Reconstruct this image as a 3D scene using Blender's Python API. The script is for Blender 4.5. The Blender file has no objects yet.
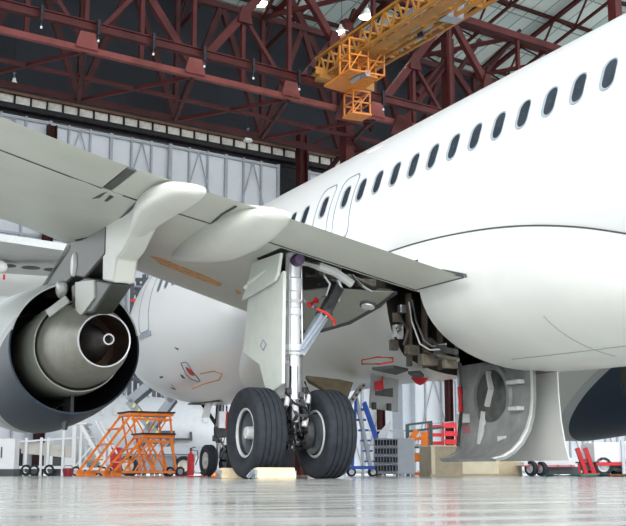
import bpy, bmesh, math, random
from mathutils import Vector, Matrix
random.seed(7)
C = bpy.context.scene.collection
PI = math.pi
V = Vector
# ------------------------------------------------------------------ camera (fitted to the photo)
CAM = V((-10.059, -13.839, 0.062)); YAW = 0.444; PIT = 0.181; FPX = 1151.87
FW = V((math.sin(YAW)*math.cos(PIT), math.cos(YAW)*math.cos(PIT), math.sin(PIT)))
RT = V((math.cos(YAW), -math.sin(YAW), 0)); UP = RT.cross(FW)
GF = V((math.sin(YAW), math.cos(YAW), 0))
def ray(u, v): return FW + RT*((u-313)/FPX) - UP*((v-263)/FPX)
def at(u, v, ax, val):
    d = ray(u, v); return CAM + d*((val-CAM[ax])/d[ax])
def gp(u, d):                      # ground point seen at column u, d metres ahead
    x = (u-313)/FPX*math.cos(PIT)
    p = CAM + GF*d + RT*(x*d); p.z = 0; return p
def pt(u, v, d):                   # point at column u, row v, d metres ahead (level distance)
    r = ray(u, v); return CAM + r*(d/(r.x*GF.x+r.y*GF.y))
# ------------------------------------------------------------------ materials
MATS = {}
def mat(name, col, rough=.5, metal=0., var=.06, scale=6., coat=0., emis=None, es=1., spec=.5, bump=0., bscale=40.):
    if name in MATS: return MATS[name]
    m = bpy.data.materials.new(name); m.use_nodes = True
    nt = m.node_tree; b = nt.nodes['Principled BSDF']
    tc = nt.nodes.new('ShaderNodeTexCoord'); nz = nt.nodes.new('ShaderNodeTexNoise')
    nz.inputs['Scale'].default_value = scale; nz.inputs['Detail'].default_value = 5
    nt.links.new(tc.outputs['Object'], nz.inputs['Vector'])
    rp = nt.nodes.new('ShaderNodeValToRGB')
    rp.color_ramp.elements[0].position = .3; rp.color_ramp.elements[1].position = .7
    rp.color_ramp.elements[0].color = (*[c*(1-var) for c in col], 1)
    rp.color_ramp.elements[1].color = (*[min(1, c*(1+var)) for c in col], 1)
    nt.links.new(nz.outputs['Fac'], rp.inputs['Fac']); nt.links.new(rp.outputs['Color'], b.inputs['Base Color'])
    b.inputs['Roughness'].default_value = rough; b.inputs['Metallic'].default_value = metal
    b.inputs['Coat Weight'].default_value = coat; b.inputs['Specular IOR Level'].default_value = spec
    if emis:
        b.inputs['Emission Color'].default_value = (*emis, 1); b.inputs['Emission Strength'].default_value = es
    if bump:
        n2 = nt.nodes.new('ShaderNodeTexNoise'); n2.inputs['Scale'].default_value = bscale
        nt.links.new(tc.outputs['Object'], n2.inputs['Vector'])
        bp = nt.nodes.new('ShaderNodeBump'); bp.inputs['Strength'].default_value = bump; bp.inputs['Distance'].default_value = .02
        nt.links.new(n2.outputs['Fac'], bp.inputs['Height']); nt.links.new(bp.outputs['Normal'], b.inputs['Normal'])
    MATS[name] = m; return m
WHITE = mat('white_paint', (.86,.87,.88), .28, var=.015, scale=.6, coat=.3)
BELLY = mat('belly_paint', (.80,.81,.79), .3, var=.05, scale=.9, coat=.2)
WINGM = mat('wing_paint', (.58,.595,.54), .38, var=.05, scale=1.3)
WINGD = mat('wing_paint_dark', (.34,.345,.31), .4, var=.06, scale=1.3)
FAIRP = mat('fairing_paint', (.68,.69,.645), .36, var=.04, scale=1.5)
DOORL = mat('leg_door_paint', (.64,.68,.645), .4, var=.04)
GREYP = mat('grey_panel', (.62,.63,.62), .45, var=.05)
PYLD = mat('pylon_grey', (.07,.074,.065), .45, var=.1)
SEAL = mat('dark_seal', (.07,.075,.08), .6)
LINEG = mat('outline_grey', (.22,.28,.34), .5)
GLASS = mat('window_dark', (.035,.045,.06), .2, var=.3, scale=3, spec=.25)
FRAME = mat('window_frame', (.36,.41,.46), .35)
RUB = mat('tyre_rubber', (.026,.030,.038), .62, var=.25, scale=12, bump=.15, spec=.18)
RIM = mat('rim_paint', (.50,.51,.52), .4, var=.1, scale=20)
RIMD = mat('rim_well', (.06,.07,.08), .5, var=.2)
CHROME = mat('strut_white', (.78,.80,.84), .22, metal=.25, var=.05)
STEEL = mat('steel', (.42,.43,.45), .35, metal=.8, var=.1)
STAY = mat('stay_bluegrey', (.34,.39,.46), .4, var=.1)
DARKM = mat('dark_metal', (.05,.05,.055), .5, metal=.3, var=.3, scale=15)
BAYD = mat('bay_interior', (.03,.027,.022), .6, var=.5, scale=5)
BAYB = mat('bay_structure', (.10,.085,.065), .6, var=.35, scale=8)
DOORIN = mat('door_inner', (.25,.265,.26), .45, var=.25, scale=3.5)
TITAN = mat('nozzle_metal', (.36,.35,.30), .38, metal=.55, var=.1, scale=8)
TITL = mat('core_cowl_metal', (.46,.48,.42), .4, metal=.3, var=.08, scale=4)
DUCTBLK = mat('nozzle_inner', (.012,.012,.012), .7)  # flat black for duct, fan, gap and vent interiors
COPPER = mat('nozzle_heat_tint', (.10,.06,.04), .4, metal=.6, var=.3, scale=6)
PLUG = mat('plug_metal', (.42,.40,.40), .35, metal=.7, var=.12)
RED = mat('red_paint', (.62,.02,.03), .4, var=.1)
REDC = mat('red_cloth', (.72,.05,.03), .8, var=.1)
ORANGE = mat('orange_paint', (.88,.22,.02), .45, var=.1)
AMBER = mat('crane_yellow', (.33,.145,.022), .5, var=.18, scale=2)
AMBERL = mat('basket_orange', (.60,.20,.025), .5, var=.1)
TRUSS = mat('red_oxide_steel', (.055,.010,.010), .55, var=.28, scale=1.5, spec=.18)  # red steel, darkened so the colour carries the shade under the roof
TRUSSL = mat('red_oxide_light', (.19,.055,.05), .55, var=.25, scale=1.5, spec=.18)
TRUSSD = mat('red_oxide_shaded', (.035,.008,.008), .6, var=.25, scale=1.5, spec=.18)  # deeper copy of the truss red, with more shade put into the colour
SLATE = mat('slate_cladding', (.015,.017,.022), .7, var=.35, scale=.25, spec=.18)
BLACKM = mat('black_steel', (.02,.02,.024), .6, var=.3, spec=.18)
DOORP = mat('door_panel_white', (.62,.65,.70), .5, var=.08, scale=.5)
DOORF = mat('door_frame_grey', (.36,.39,.43), .5, var=.1)
STRIPW = mat('fiberglass_panel', (.62,.60,.54), .6, var=.3, scale=3)
SHEET = mat('roof_sheet', (.34,.39,.37), .5, var=.25, scale=.6)
CREAM = mat('cream_wood', (.72,.60,.40), .6, var=.15, scale=10)
PLY = mat('plywood', (.56,.46,.30), .6, var=.12, scale=4)
PLYD = mat('plywood_face', (.44,.37,.26), .6, var=.12, scale=6)
PLYL = mat('plywood_pale', (.74,.66,.50), .6, var=.08, scale=4)
BLUE = mat('blue_paint', (.03,.12,.55), .4, var=.1)
LGREY = mat('light_grey_paint', (.50,.54,.60), .45, var=.05)
MGREY = mat('mid_grey_paint', (.28,.31,.35), .45, var=.08)
RACKD = mat('rack_dark', (.075,.085,.10), .5, var=.15)
GREEND = mat('dark_green_steel', (.02,.06,.055), .5, var=.15)
WPAINT = mat('equipment_white', (.80,.82,.85), .4, var=.03)
BEIGE = mat('dock_cream', (.62,.59,.54), .5, var=.05)
YEL = mat('hazard_yellow', (.78,.66,.12), .5)
PRIMER = mat('orange_primer', (.72,.38,.17), .6, var=.3, scale=14)
HOSEG = mat('hose_green', (.02,.22,.16), .5)
BULB = mat('lamp_bulb', (.9,.9,.85), .4, emis=(1,.93,.8), es=14)
SHADE = mat('lamp_shade', (.75,.75,.73), .4)
LENS = mat('lens_glass', (.75,.78,.78), .1, metal=.4)
BROWNB = mat('beige_liner', (.36,.29,.19), .5, var=.2)
# nacelle: white cowl, grey stripe and dark blue aft swoosh (paint scheme fixed on the cowl)
def nacelle_mat():
    m = bpy.data.materials.new('nacelle_livery'); m.use_nodes = True; nt = m.node_tree; b = nt.nodes['Principled BSDF']
    tc = nt.nodes.new('ShaderNodeTexCoord'); sp = nt.nodes.new('ShaderNodeSeparateXYZ'); nt.links.new(tc.outputs['Object'], sp.inputs[0])
    a = nt.nodes.new('ShaderNodeMath'); a.operation = 'MULTIPLY_ADD'; a.inputs[1].default_value = .60; nt.links.new(sp.outputs['Y'], a.inputs[0])
    ax = nt.nodes.new('ShaderNodeMath'); ax.operation = 'MULTIPLY_ADD'; ax.inputs[1].default_value = 0.0; nt.links.new(sp.outputs['X'], ax.inputs[0]); nt.links.new(sp.outputs['Z'], ax.inputs[2])
    nt.links.new(ax.outputs[0], a.inputs[2])
    s = nt.nodes.new('ShaderNodeMath'); s.operation = 'DIVIDE'; s.inputs[1].default_value = 10; nt.links.new(a.outputs[0], s.inputs[0])
    r = nt.nodes.new('ShaderNodeValToRGB'); r.color_ramp.interpolation = 'CONSTANT'
    e = r.color_ramp.elements; e[0].color = (.035,.055,.09,1); e[0].position = 0
    e[1].position = .452; e[1].color = (.60,.63,.64,1)
    n = e.new(.470); n.color = (.80,.82,.80,1)
    nt.links.new(s.outputs[0], r.inputs[0]); nt.links.new(r.outputs[0], b.inputs['Base Color'])
    b.inputs['Roughness'].default_value = .42; b.inputs['Specular IOR Level'].default_value = .25
    return m
NAC = nacelle_mat()
# ------------------------------------------------------------------ mesh builder
def frame_from(axis):
    a = V(axis).normalized(); h = V((0,0,1)) if abs(a.z) < .95 else V((1,0,0))
    x = a.cross(h).normalized(); y = x.cross(a).normalized(); return x, y, a
class MB:
    def __init__(s): s.v = []; s.f = []; s.m = []
    def add(s, vs, fs, mi=0):
        o = len(s.v); s.v += [tuple(p) for p in vs]; s.f += [tuple(o+i for i in f) for f in fs]; s.m += [mi]*len(fs); return s
    def box(s, c, d, rot=None, mi=0):
        c = V(c); d = V(d)/2; R = rot or Matrix.Identity(3)
        vs = [c + R @ V((x*d.x, y*d.y, z*d.z)) for x in (-1,1) for y in (-1,1) for z in (-1,1)]
        return s.add(vs, [(0,1,3,2),(4,6,7,5),(0,4,5,1),(2,3,7,6),(0,2,6,4),(1,5,7,3)], mi)
    def bar(s, p, q, w, h=None, up=(0,0,1), mi=0):
        p = V(p); q = V(q); a = (q-p); L = a.length
        if L < 1e-6: return s
        a.normalize(); u = V(up)
        if abs(a.dot(u)) > .97: u = V((1,0,0))
        x = a.cross(u).normalized(); y = x.cross(a); h = h or w
        vs = [b + x*(i*w/2) + y*(j*h/2) for b in (p,q) for i in (-1,1) for j in (-1,1)]
        return s.add(vs, [(0,1,3,2),(4,6,7,5),(0,4,5,1),(2,3,7,6),(0,2,6,4),(1,5,7,3)], mi)
    def tube(s, pts, r, n=10, mi=0, close=False):
        pts = [V(p) for p in pts]; rings = []; N = len(pts); px = None
        for i, p in enumerate(pts):
            a = (pts[min(i+1,N-1)] - pts[max(i-1,0)])
            if close: a = pts[(i+1)%N] - pts[i-1]
            a.normalize()
            if px is None: x, y, a = frame_from(a)
            else:
                x = (px - a*px.dot(a)).normalized(); y = a.cross(x)
            px = x; rr = r[i] if isinstance(r, (list,tuple)) else r
            rings.append([p + x*(rr*math.cos(2*PI*k/n)) + y*(rr*math.sin(2*PI*k/n)) for k in range(n)])
        if close: rings.append(rings[0])
        return s.loft(rings, caps=not close, mi=mi)
    def loft(s, rings, caps=True, closed=True, mi=0):
        n = len(rings[0]); vs = [p for r in rings for p in r]; fs = []
        for i in range(len(rings)-1):
            for k in range(n if closed else n-1):
                k2 = (k+1) % n; fs.append((i*n+k, i*n+k2, (i+1)*n+k2, (i+1)*n+k))
        if caps and closed: fs.append(tuple(range(n-1,-1,-1))); fs.append(tuple((len(rings)-1)*n+k for k in range(n)))
        return s.add(vs, fs, mi)
    def lathe(s, prof, o, axis, n=48, mi=0, close=False):
        x, y, a = frame_from(axis); o = V(o)
        rings = [[o + a*t + x*(r*math.cos(2*PI*k/n)) + y*(r*math.sin(2*PI*k/n)) for k in range(n)] for r, t in prof]
        if close: rings.append(rings[0])
        return s.loft(rings, caps=False, mi=mi)
    def prism(s, poly, ext, mi=0):
        e = V(ext); a = [V(p) for p in poly]; b = [p+e for p in a]; n = len(a)
        return s.add(a+b, [tuple(range(n-1,-1,-1)), tuple(range(n,2*n))] + [(i,(i+1)%n,n+(i+1)%n,n+i) for i in range(n)], mi)
    def build(s, name, mats, parent=None, smooth=True, bevel=0, ang=40):
        me = bpy.data.meshes.new(name); me.from_pydata(s.v, [], s.f); me.update()
        bm = bmesh.new(); bm.from_mesh(me)
        bmesh.ops.remove_doubles(bm, verts=bm.verts, dist=1e-5)
        bmesh.ops.recalc_face_normals(bm, faces=bm.faces); bm.to_mesh(me); bm.free()
        for m in (mats if isinstance(mats, (list,tuple)) else [mats]): me.materials.append(m)
        if isinstance(mats, (list,tuple)) and len(me.polygons) == len(s.m): me.polygons.foreach_set('material_index', s.m)
        o = bpy.data.objects.new(name, me); C.objects.link(o)
        if parent: o.parent = parent
        if smooth: shade(o, ang)
        if bevel:
            b = o.modifiers.new('bevel', 'BEVEL'); b.width = bevel; b.segments = 2; b.limit_method = 'ANGLE'
        return o
def shade(o, ang=40):
    me = o.data; me.polygons.foreach_set('use_smooth', [True]*len(me.polygons)); me.set_sharp_from_angle(angle=math.radians(ang)); me.update()
def thing(name, label, cat, loc=(0,0,0), rz=0., group=None):
    o = bpy.data.objects.new(name, None); C.objects.link(o); o.location = loc; o.rotation_euler = (0,0,rz); o.empty_display_size = .2
    return tag(o, label, cat, group)
def tag(o, label, cat, group=None):
    o['label'] = label; o['category'] = cat
    if group: o['group'] = group
    return o
def struct(o): o['kind'] = 'structure'; return o
def copy_tree(o, parent=None):
    c = o.copy(); C.objects.link(c)
    if parent: c.parent = parent
    for ch in list(o.children): copy_tree(ch, c)
    return c
def dup(o, loc, rz, label, group=None):
    c = copy_tree(o); c.location = loc; c.rotation_euler = (0,0,rz); c['label'] = label
    if group: c['group'] = group
    return c
def cut(o, cutter):
    m = o.modifiers.new('cut', 'BOOLEAN'); m.object = cutter; m.operation = 'DIFFERENCE'; m.solver = 'EXACT'
    m.material_mode = 'TRANSFER'
    dg = bpy.context.evaluated_depsgraph_get(); dg.update()
    me = bpy.data.meshes.new_from_object(o.evaluated_get(dg)); o.modifiers.clear(); o.data = me; shade(o, 35)
def interp(tab, x):
    if x <= tab[0][0]: return tab[0][1]
    for (a, p), (b, q) in zip(tab, tab[1:]):
        if x <= b: t = (x-a)/(b-a); return p + (q-p)*t
    return tab[-1][1]
def smoothtab(tab, x):
    xs = [t[0] for t in tab]
    if x <= xs[0]: return tab[0][1]
    if x >= xs[-1]: return tab[-1][1]
    i = max(k for k in range(len(xs)-1) if xs[k] <= x)
    def sl(k):
        if k <= 0: return (tab[1][1]-tab[0][1])/(xs[1]-xs[0])
        if k >= len(xs)-1: return (tab[-1][1]-tab[-2][1])/(xs[-1]-xs[-2])
        return (tab[k+1][1]-tab[k-1][1])/(xs[k+1]-xs[k-1])
    h = xs[i+1]-xs[i]; t = (x-xs[i])/h; a, b = tab[i][1], tab[i+1][1]; m0, m1 = sl(i)*h, sl(i+1)*h
    return a*(2*t**3-3*t*t+1)+m0*(t**3-2*t*t+t)+b*(3*t*t-2*t**3)+m1*(t**3-t*t)
def ordn(i): return ['first','second','third','fourth','fifth','sixth','seventh','eighth','ninth','tenth','eleventh','twelfth'][i]

# ================================================================== THE AIRLINER
AP = thing('airplane', 'big white twin-jet airliner filling the hangar, gear bay doors hanging open', 'airplane')
# fuselage: half width, top, bottom along Y (nose +Y, main gear at Y=0)
FWD = [(-19.8,.25),(-18,.6),(-14,1.25),(-10,1.75),(-7,1.95),(-5,1.975),(12,1.975),(13.2,1.93),(14.2,1.82),(15.2,1.62),(16.1,1.33),(16.9,.93),(17.4,.55),(17.71,.05)]
FTP = [(-19.8,5.2),(-18,5.6),(-14,5.8),(-10,5.82),(12,5.82),(13.2,5.78),(14.2,5.62),(15.2,5.2),(16.1,4.5),(16.9,3.85),(17.4,3.5),(17.71,3.1)]
FBT = [(-19.8,4.7),(-18,4.2),(-14,3.1),(-10,2.1),(-7,1.75),(-5,1.68),(11,1.68),(13.2,1.74),(14.2,1.83),(15.2,1.98),(16.1,2.2),(16.9,2.5),(17.4,2.75),(17.71,3.0)]
def fsec(y):
    w = smoothtab(FWD, y); t = smoothtab(FTP, y); b = smoothtab(FBT, y); return w, (t+b)/2, (t-b)/2
def fx(y, z, off=0.):
    w, zc, h = fsec(y); k = max(-1, min(1, (z-zc)/h)); return -(w*math.sqrt(max(0,1-k*k)) + off)
def fpt(y, z, off=0.): return V((fx(y,z,off), y, z))
NR = 96
ys = [-19.8,-19,-18,-16.5,-15,-13,-11,-9,-8,-7,-6,-5,-3,-1,1,3,5,7,9,11,12,12.6,13.2,13.7,14.2,14.7,15.2,15.6,16.0,16.4,16.8,17.1,17.35,17.55,17.66,17.71]
b = MB(); rings = []
for y in ys:
    w, zc, h = fsec(y); rings.append([V((w*math.cos(2*PI*k/NR), y, zc+h*math.sin(2*PI*k/NR))) for k in range(NR)])
FUS = b.loft(rings).build('fuselage', [WHITE], AP)
# belly fairing
ZE = [(-7.6,1.72),(-6,2.05),(-4.6,2.50),(-3.5,2.83),(-2.3,3.06),(-.9,3.2),(.5,3.25),(3,3.2),(6,2.8),(8,2.2),(9,1.72)]
ZB = [(-7.6,1.66),(-5,1.52),(-3,1.46),(-1,1.48),(1,1.56),(4,1.64),(7,1.66),(9,1.67)]
BUL = [(-7.6,.01),(-5.5,.10),(-3,.24),(-1,.26),(.3,.2),(2,.2),(6,.12),(9,.01)]
def fsecpts(y, n=40):
    ze = smoothtab(ZE, y); zb = smoothtab(ZB, y); bu = smoothtab(BUL, y); w = -fx(y, ze) + .012; out = []
    for k in range(n+1):
        a = PI*k/n; ca = math.cos(a); sa = math.sin(a); e = 2/2.35
        x = (abs(ca)**e)*(1 if ca >= 0 else -1); z = sa**e
        out.append(V((-x*(w + bu*math.sin(2*min(a, PI-a))**1 * .8 if 0 < k < n else w), y, ze-(ze-zb)*z)))
    return out
b = MB(); rings = []
y = 9.0
while y > -7.61: rings.append(fsecpts(y)); y -= .2
FAIR = b.loft(rings).build('belly_fairing', [BELLY], AP)
# wing sections -------------------------------------------------------------
LEx = lambda a: 6.5 - .51*(a-1.97)
LEz = [(1.5,3.42),(1.68,3.42),(4.3,3.75),(5.62,3.92),(6.97,4.14),(8.05,4.22),(11,4.42),(17,4.95)]
TEy = [(1.5,-1.5),(2.05,-1.5),(6.1,-1.5),(8.05,-2.1),(17,-4.9)]
def lineTE(a):                     # TE height that lies on the photo's trailing edge line
    y = interp(TEy, a)
    tab = [(463,277),(283,216),(210,193),(173,181),(126,166),(0,117)]
    lo = None
    for k in range(400):
        u = 480 - 490*k/400
        for (u1,v1),(u0,v0) in zip(tab, tab[1:]):
            if u0 <= u <= u1 or (u > 463 and u1 == 463) or (u < 0 and u0 == 0):
                v = v0 + (v1-v0)*(u-u0)/(u1-u0); break
        p = at(u, v, 1, y)
        if lo is None or abs(p.x+a) < lo[0]: lo = (abs(p.x+a), p.z)
    return lo[1]
TEz = [(1.5, lineTE(2.05)-.12)] + [(a, lineTE(a)) for a in (2.05,2.6,3.2,4.0,4.8,5.6,6.1,6.8,7.6,8.1)]
z8 = TEz[-1][1]; TEz += [(11, z8+.3), (17, z8+.95)]
def wsec(a, s, t, side):           # side: -1 lower, +1 upper
    y0 = LEx(a); y1 = interp(TEy, a); z0 = interp(LEz, a); z1 = smoothtab(TEz, a); c = y0-y1
    th = interp([(1.5,.125),(6.1,.115),(17,.10)], a)
    naca = 5*th*(.2969*math.sqrt(t)-.126*t-.3516*t*t+.2843*t**3-.1036*t**4)
    if side < 0: h = -naca*1.05*(1 - .35*t*t)
    else: h = naca*.9 + .004*(1-t)
    return V((s*a, y0-c*t, z0+(z1-z0)*t + h*c))
def wing_solid(spans, s, tf0, tf1, n=22):
    b = MB(); rings = []
    for a in spans:
        t0 = tf0(a); t1 = tf1(a)
        ts = [t0+(t1-t0)*(.5-.5*math.cos(PI*k/n)) if t0 < .01 else t0+(t1-t0)*k/n for k in range(n+1)]
        low = [wsec(a, s, t, -1) for t in ts]; up = [wsec(a, s, t, 1) for t in reversed(ts)]
        if t0 < .01: up = up[:-1]
        rings.append(low + up)
    return b.loft(rings)
def tflap(a):
    y0 = LEx(a); y1 = interp(TEy, a); fc = interp([(1.5,1.22),(6.1,1.15),(17,.55)], a); return 1 - fc/(y0-y1)
FL1 = [2.05,2.5,3.2,4,4.8,5.6,6.41]; FL2 = [6.55,6.9,7.6,8.05,9,11,14]
for s, nm in ((-1,'wing'),(1,'wing')):
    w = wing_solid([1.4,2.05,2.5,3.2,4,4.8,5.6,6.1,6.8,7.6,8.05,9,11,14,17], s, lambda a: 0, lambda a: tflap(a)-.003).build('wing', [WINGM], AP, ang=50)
    if s < 0: WING = w
    for sp in (FL1, FL2):
        wing_solid(sp, s, tflap, lambda a: 1, 8).build('flap', [WINGM], AP, ang=50)
    wing_solid([6.425,6.535], s, lambda a: tflap(a)+.004, lambda a: .985, 6).build('flap_gap_seal', [PYLD], AP)
    wing_solid([14.05,15.5,17], s, lambda a: tflap(a), lambda a: 1, 4).build('aileron', [WINGM], AP)
# gear bay opening cut through wing, fairing and fuselage
pl = [(-4.05,-.22),(-4.05,.6),(-3.3,1.5),(-2.3,1.5),(-2.25,.60),(-1.95,.74),(-1.7,1.0),(-1.3,1.35),(-.16,1.6),(-.16,-.25),(-1.2,-.24),(-2.4,-.2)]
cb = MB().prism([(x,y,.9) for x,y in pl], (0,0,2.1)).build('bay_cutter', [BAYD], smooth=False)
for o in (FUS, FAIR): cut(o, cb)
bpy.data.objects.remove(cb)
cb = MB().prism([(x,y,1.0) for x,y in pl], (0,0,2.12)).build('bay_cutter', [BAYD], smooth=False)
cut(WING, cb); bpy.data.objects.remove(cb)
# root fillet tip at the trailing edge
MB().prism([at(u,v,0,-2.16) for u,v in ((441,269),(463,273.5),(464,277.5),(452,275))], (.05,0,0)).build('root_fillet', [SEAL], AP)
# seal line round the fairing edge
b = MB(); b.tube([fpt(yy, smoothtab(ZE,yy)+.01, .012) for yy in [3-.2*k for k in range(48)]], .010, 6); b.build('fairing_seal', [SEAL], AP)
# panel lines on the fairing: thin strips
def skin_line(pts, r, name, m): MB().tube(pts, r, 5).build(name, [m], AP)
def fair_pt(y, k, n=40): return fsecpts(y, n)[k] + V((-.004,0,-.004))
for yy, k0, k1 in ((-2.6,9,17),): skin_line([fair_pt(yy,k) for k in range(k0,k1+1)], .003, 'panel_line', LINEG)
skin_line([fair_pt(yy,15) for yy in [-.9-.3*k for k in range(10)]], .003, 'panel_line', LINEG)
# windows -----------------------------------------------------------------
def rrect(cy, cz, w, h, r, n=6):
    out = []
    for sx, sz, a0 in ((1,1,0),(-1,1,PI/2),(-1,-1,PI),(1,-1,1.5*PI)):
        for k in range(n+1):
            a = a0 + PI/2*k/n; out.append((cy+sx*(w/2-r)+r*math.cos(a), cz+sz*(h/2-r)+r*math.sin(a)))
    return out
def loopring(o1, o2, f1, f2):
    b = MB(); n = len(o1)
    return b.loft([[fpt(y,z,f1) for y,z in o1], [fpt(y,z,f2) for y,z in o1], [fpt(y,z,f2*.7) for y,z in o2], [fpt(y,z,f1) for y,z in o2]], caps=False)
def window(y, z=4.42):
    o = rrect(y, z, .265, .39, .115); i = rrect(y-.016, z, .205, .345, .095)
    f = loopring(o, i, 0, .012).build('window_frame', [FRAME], AP)
    p = MB(); p.loft([[fpt(y-.014+(a-y+.014)*q, z+(c-z)*q, .006) for a, c in i] for q in (1,.75,.5,.25,.02)], caps=False); p.build('pane', [GLASS], f)
wy = [2.143-.533*k for k in range(0,15)] + [2.94] + [3.69+.533*k for k in range(0,16)]
for y in wy:
    if abs(y-12.4) > .6: window(y)
def door_outline(y0, y1, z0, z1, name, r=.16, lw=.02):
    o = rrect((y0+y1)/2, (z0+z1)/2, y1-y0, z1-z0, r); i = rrect((y0+y1)/2, (z0+z1)/2, y1-y0-2*lw, z1-z0-2*lw, r-lw)
    # subdivide the long edges so the outline hugs the skin
    def sub(l):
        out = []
        for (a,c),(d,e) in zip(l, l[1:]+l[:1]):
            k = max(1, int(math.hypot(d-a,e-c)/.12))
            for j in range(k): out.append((a+(d-a)*j/k, c+(e-c)*j/k))
        return out
    n = len(o); oo = sub(o); ii = []
    cy, cz = (y0+y1)/2, (z0+z1)/2
    for a, c in oo: ii.append((cy+(a-cy)*(1-2*lw/(y1-y0)), cz+(c-cz)*(1-2*lw/(z1-z0))))
    MB().loft([[fpt(a,c,.001) for a,c in oo],[fpt(a,c,.006) for a,c in oo],[fpt(a,c,.006) for a,c in ii],[fpt(a,c,.001) for a,c in ii]], caps=False).build(name, [LINEG], AP)
door_outline(1.85,2.45,3.72,4.80,'overwing_exit',.16,.022); door_outline(2.66,3.24,3.72,4.80,'overwing_exit',.16,.022)
door_outline(12.2,13.1,3.38,5.2,'cabin_door', .15, .03)
b = MB(); b.loft([[fpt(yy,zz,o) for zz,o in ((3.27,.0),(3.27,.02),(3.37,.02),(3.37,0))] for yy in (12.1,12.4,12.8,13.15)]); b.build('door_sill', [STAY], AP)
# nose belly marks: small openings, static port, primer patches, red hatch outline
def patch(poly, off, name, m): # poly in (y,z) on left skin
    MB().add([fpt(y,z,off) for y,z in poly],[tuple(range(len(poly)))]).build(name, [m], AP)
def skin_px(u, v, off=0.004):
    lo = None                       # point of the fuselage skin seen at that pixel (march along the ray)
    d = ray(u, v).normalized(); t = 8.
    while t < 45:
        p = CAM + d*t; w, zc, h = fsec(p.y)
        if w > .1 and (p.x/(w+off))**2 + ((p.z-zc)/(h+off))**2 <= 1: return p
        t += .01
    return CAM + d*30
def skin_poly(pix, name, m, off=.006):
    MB().prism([skin_px(u,v,off) for u,v in pix], (.01,.0,.01)).build(name, [m], AP, smooth=False)
skin_poly([(159,377),(162,376),(173,386),(176,390),(172,389)], 'air_outlet', DARKM)
skin_poly([(174,347.5),(178.5,348.5),(178,350.5)], 'static_port', DARKM)
skin_poly([(180,374),(183,376),(185,379),(182,378)], 'drain_opening', DARKM)
b = MB(); q = [(181,363),(185,362),(188,364),(192,371),(197,377),(200,381),(198,382),(191,379),(186,374),(182,366)]
b.tube([skin_px(u,v,.008) for u,v in q], .009, 5, close=True); b.build('hatch_outline', [SEAL], AP)
skin_poly([(185.5,367),(189,369),(193,373),(194,376),(190,375),(186.5,370)], 'hatch_cover', RED, .012)
b = MB(); b.tube([skin_px(u,v,.008) for u,v in [(200,374),(214,371),(222,374),(219,380),(204,384),(192,389)]], .013, 5); b.build('sealant_streak', [PRIMER], AP)
# lower forward belly: access panels and beacon
b = MB(); b.tube([at(u,v,2,1.62) for u,v in ((362,360),(378,357),(393,358),(393,362),(380,364),(362,364))], .012, 5, close=True); b.build('access_panel_outline', [REDC], AP)
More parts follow.
